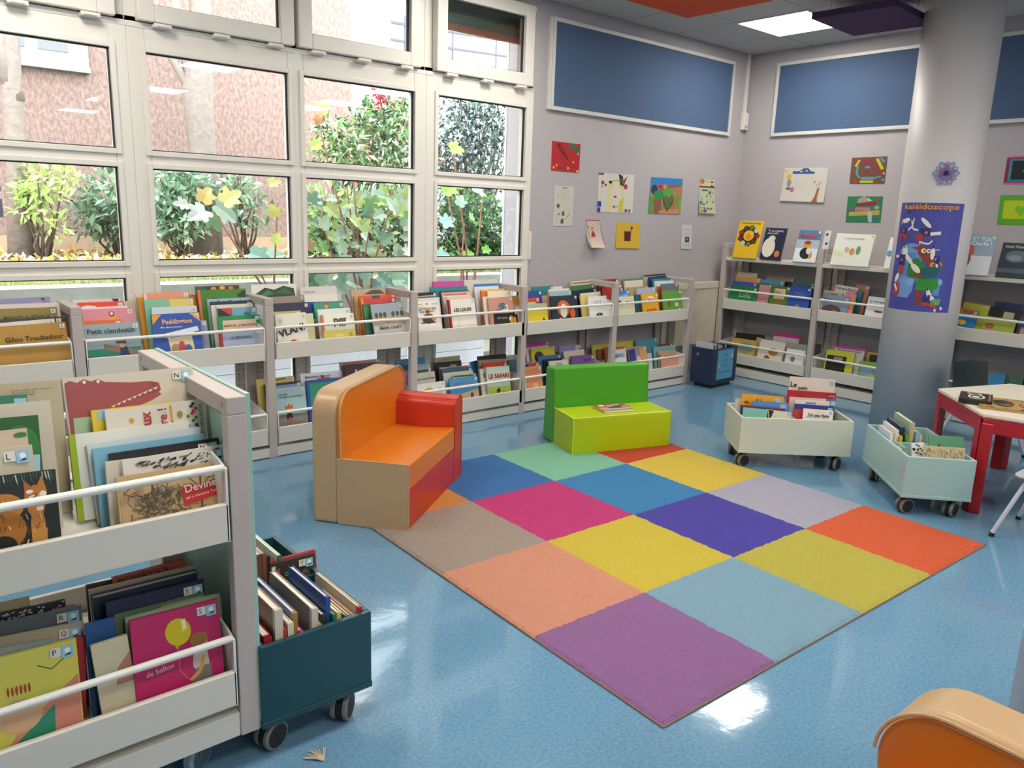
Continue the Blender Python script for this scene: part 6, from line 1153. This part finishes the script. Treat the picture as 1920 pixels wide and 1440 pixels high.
pa = [('e', .32, .47, .20, .10, '6F9AD0'), ('r', .13, .46, .5, .72, '5C86C4'), ('e', .28, .78, .14, .1, '6F9AD0'), ('r', .17, .72, .36, .88, '6F9AD0'), ('e', .36, .73, .07, .035, '82AADC'), ('e', .76, .72, .07, .035, '82AADC'), ('r', .7, .72, .8, .84, '5C86C4'),
      # brown cow with green coat
      ('p', [(.3, .55), (.42, .5), (.55, .56), (.6, .66), (.5, .7), (.3, .68)], '2E7A34'), ('p', [(.45, .7), (.75, .68), (.78, .76), (.7, .8), (.46, .8)], '2E8A34'), ('p', [(.46, .8), (.56, .8), (.54, .9), (.6, .93), (.48, .94)], BR_),
      ('p', [(.4, .40), (.46, .38), (.56, .4), (.6, .46), (.76, .52), (.8, .56), (.74, .6), (.62, .58), (.5, .52), (.42, .46)], BR_), ('e', .7, .56, .09, .035, 'C8884A'), ('e', .67, .56, .014, .008, '3A1A14'), ('e', .74, .56, .014, .008, '3A1A14'), ('e', .5, .435, .035, .022, W), ('e', .57, .435, .03, .02, W), ('e', .51, .435, .012, .01, '1E1E2A'), ('e', .575, .435, .012, .01, '1E1E2A'), ('p', [(.3, .41), (.42, .4), (.4, .43)], BR_), ('p', [(.6, .41), (.72, .41), (.62, .43)], BR_),
      ('l', [(.44, .38), (.42, .35), (.5, .37), (.56, .37), (.6, .34)], .015, W), ('p', [(.5, .6), (.63, .58), (.78, .56), (.72, .66), (.55, .7), (.48, .68)], '1C5A5C'), ('l', [(.4, .66), (.52, .67)], .03, BR_),
      # white goats in jerseys
      ('e', .16, .165, .07, .022, W, -10), ('l', [(.08, .2), (.07, .16), (.12, .16)], .02, W), ('e', .48, .18, .09, .022, W, 28), ('l', [(.3, .14), (.28, .22), (.22, .25)], .018, W), ('l', [(.26, .16), (.3, .24), (.38, .25)], .018, W), ('p', [(.08, .23), (.18, .23), (.18, .29), (.08, .29)], BLU), ('p', [(.08, .29), (.2, .29), (.22, .34), (.17, .34), (.15, .31), (.12, .31), (.1, .36), (.07, .35)], RD),
      ('p', [(.4, .23), (.56, .23), (.58, .3), (.44, .3)], BLU), ('e', .5, .27, .025, .015, 'D8602C'), ('l', [(.56, .28), (.7, .27)], .03, W), ('p', [(.34, .29), (.46, .29), (.46, .35), (.4, .35), (.36, .33)], RD), ('p', [(.16, .1), (.2, .07), (.24, .09)], BLU),
      ('e', .22, .45, .045, .055, W, -30), ('e', .3, .52, .08, .025, W, 30), ('e', .63, .46, .03, .055, W), ('l', [(.68, .5), (.72, .58)], .025, W), ('p', [(.65, .48), (.74, .48), (.74, .56), (.66, .54)], BLU), ('p', [(.12, .48), (.24, .48), (.24, .58), (.13, .58)], BLU), ('p', [(.14, .58), (.24, .58), (.22, .66), (.15, .66)], RD), ('l', [(.12, .5), (.05, .5)], .025, W),
      ('e', .42, .6, .08, .03, W, 25), ('e', .13, .7, .03, .05, W, 35), ('p', [(.08, .75), (.2, .75), (.2, .86), (.12, .87)], RD), ('l', [(.1, .76), (.16, .82)], .03, W),
      ('e', .66, .84, .03, .06, W, -35), ('e', .72, .88, .06, .022, W, 35), ('p', [(.58, .84), (.68, .84), (.68, .92), (.58, .92)], BLU), ('p', [(.58, .91), (.74, .91), (.8, .97), (.74, .97), (.66, .94), (.56, .95)], RD), ('p', [(.7, .88), (.84, .87), (.82, .93), (.7, .94)], '5CA068'), ('l', [(.76, .97), (.78, .99)], .025, W), ('l', [(.84, .95), (.87, .97)], .025, W),
      ('l', [(.6, .43), (.72, .42)], .006, W), ('l', [(.06, .2), (.1, .14)], .008, '1E2030'), ('l', [(.22, .42), (.18, .39)], .012, '1E2030'), ('l', [(.63, .41), (.62, .38)], .012, '1E2030'), ('l', [(.64, .8), (.62, .78)], .012, '1E2030')]
wrap(pa, 'poster_picture', sheetm, a0, wid, zb, zt-zb, .0008)
tmesh = []
for s, u, t, h, c in (('kaléidoscope', .11, .075, .066, 'E0962C'), ('3', .11, .275, .035, 'D8602C'), ('6', .16, .545, .035, 'D8602C')):
    o, tw, th_ = text_obj(s, sheetm, height=h, color=c, bold=.02); me = o.data; xs = [v.co.x for v in me.vertices]; ys = [v.co.y for v in me.vertices]
    W_ = .80 if len(s) > 3 else .05; sx = W_/max(xs); sy = h/max(ys)
    tmesh.append((me.copy(), Matrix(((sx, 0, 0, u), (0, -sy, 0, t+ (0 if len(s) < 3 else .0)), (0, 0, 0, 22), (0, 0, 0, 1))), c)); bpy.data.objects.remove(o)
wrap([], 'poster_title', sheetm, a0, wid, zb, zt-zb, .001, textmesh=tmesh)
# paper flower
af, zf_ = on_pillar(1773, 325); cf = Vector((PC[0]+(PR+.004)*math.cos(af), PC[1]+(PR+.004)*math.sin(af), zf_))
nv = Vector((math.cos(af), math.sin(af), 0)); tv = Vector((-math.sin(af), math.cos(af), 0))
m = MB()
for layer, (R_, col, k0) in enumerate([(.088, '4A9AB4', 0), (.080, 'A078B0', .5), (.055, '8A5AA0', .25)]):
    for k in range(6 if layer < 2 else 5):
        a = 2*math.pi*(k+k0)/(6 if layer < 2 else 5)
        ca = tv*math.cos(a)+Vector((0, 0, 1))*math.sin(a); sa = nv.cross(ca)
        pt_ = [ca*R_*x+sa*R_*y+nv*(.004+.007*layer+.012*(x-.3)) for x, y in [(.12, 0), (.45, .26), (.75, .24), (1, 0), (.75, -.24), (.45, -.26)]]
        pi_ = [ca*R_*(x*.78+.1)+sa*R_*y*.62+nv*(.004+.007*layer+.012*(x-.3)) for x, y in [(.12, 0), (.45, .26), (.75, .24), (1, 0), (.75, -.24), (.45, -.26)]]
        m.add(pt_+pi_, [(i, (i+1) % 6, 6+(i+1) % 6, 6+i) for i in range(6)], col)
fl = m.build('paper_flower', PAPER, fixn=False); fl.location = cf; tag(fl, 'blue and violet rolled paper flower on the round pillar above the poster', 'paper flower')
s = MB(); s.M = Matrix.Translation(nv*.024) ; s.lathe([(.001, -.016), (.014, -.01), (.016, 0), (.012, .012), (.001, .017)], 10, '2A1E5C'); s.build('flower_centre', PAPER, fl)
# scraps on the floor
sc = tag(empty('tassel_scrap', tuple(at_z(607, 1428, 0))), 'small frayed beige tassel lying on the blue floor', 'scrap')
m = MB()
for i in range(9): a = R(60+i*9+rr.uniform(-4, 4)); m.tube([(0, 0, .003), (math.cos(a)*.02, math.sin(a)*.02, .008), (math.cos(a)*(.045+rr.uniform(0, .02)), math.sin(a)*(.045+rr.uniform(0, .02)), .004)], .0022, 5)
m.build('tassel_threads', mat('B8AE98', .9), sc)
bx_ = at_z(575, 1345, 0)
tag(MB().box(-.03, .03, -.02, .02, 0, .006).build('wood_scrap', mat('9A6440', .7)), 'small brown wooden scrap under the teal cart', 'scrap').location = (bx_.x, bx_.y+.12, 0.001)
# dark sheet on the glass at the left edge
q0, q1 = at_y(-60, 310, YA-.02), at_y(9, 408, YA-.02)
o = MB().box(0, q1.x-q0.x, 0, .0015, 0, q0.z-q1.z).build('window_sheet', mat('6A6E7C', .6)); o.location = (q0.x, YA+.012, q1.z); tag(o, 'dark grey sheet taped to the glass at the picture edge', 'sheet')
draw([('e', q1.x-q0.x-.01, .11, .03, .02, 'E8D8E0'), ('e', q1.x-q0.x-.02, .17, .03, .025, 'E0C8D8'), ('e', q1.x-q0.x-.03, .22, .025, .02, 'C8D0D8')], lambda u, v, l: (min(u, q1.x-q0.x), -.0004*l, v), 'sheet_picture', o)
# white document lying on the near shelf's far side
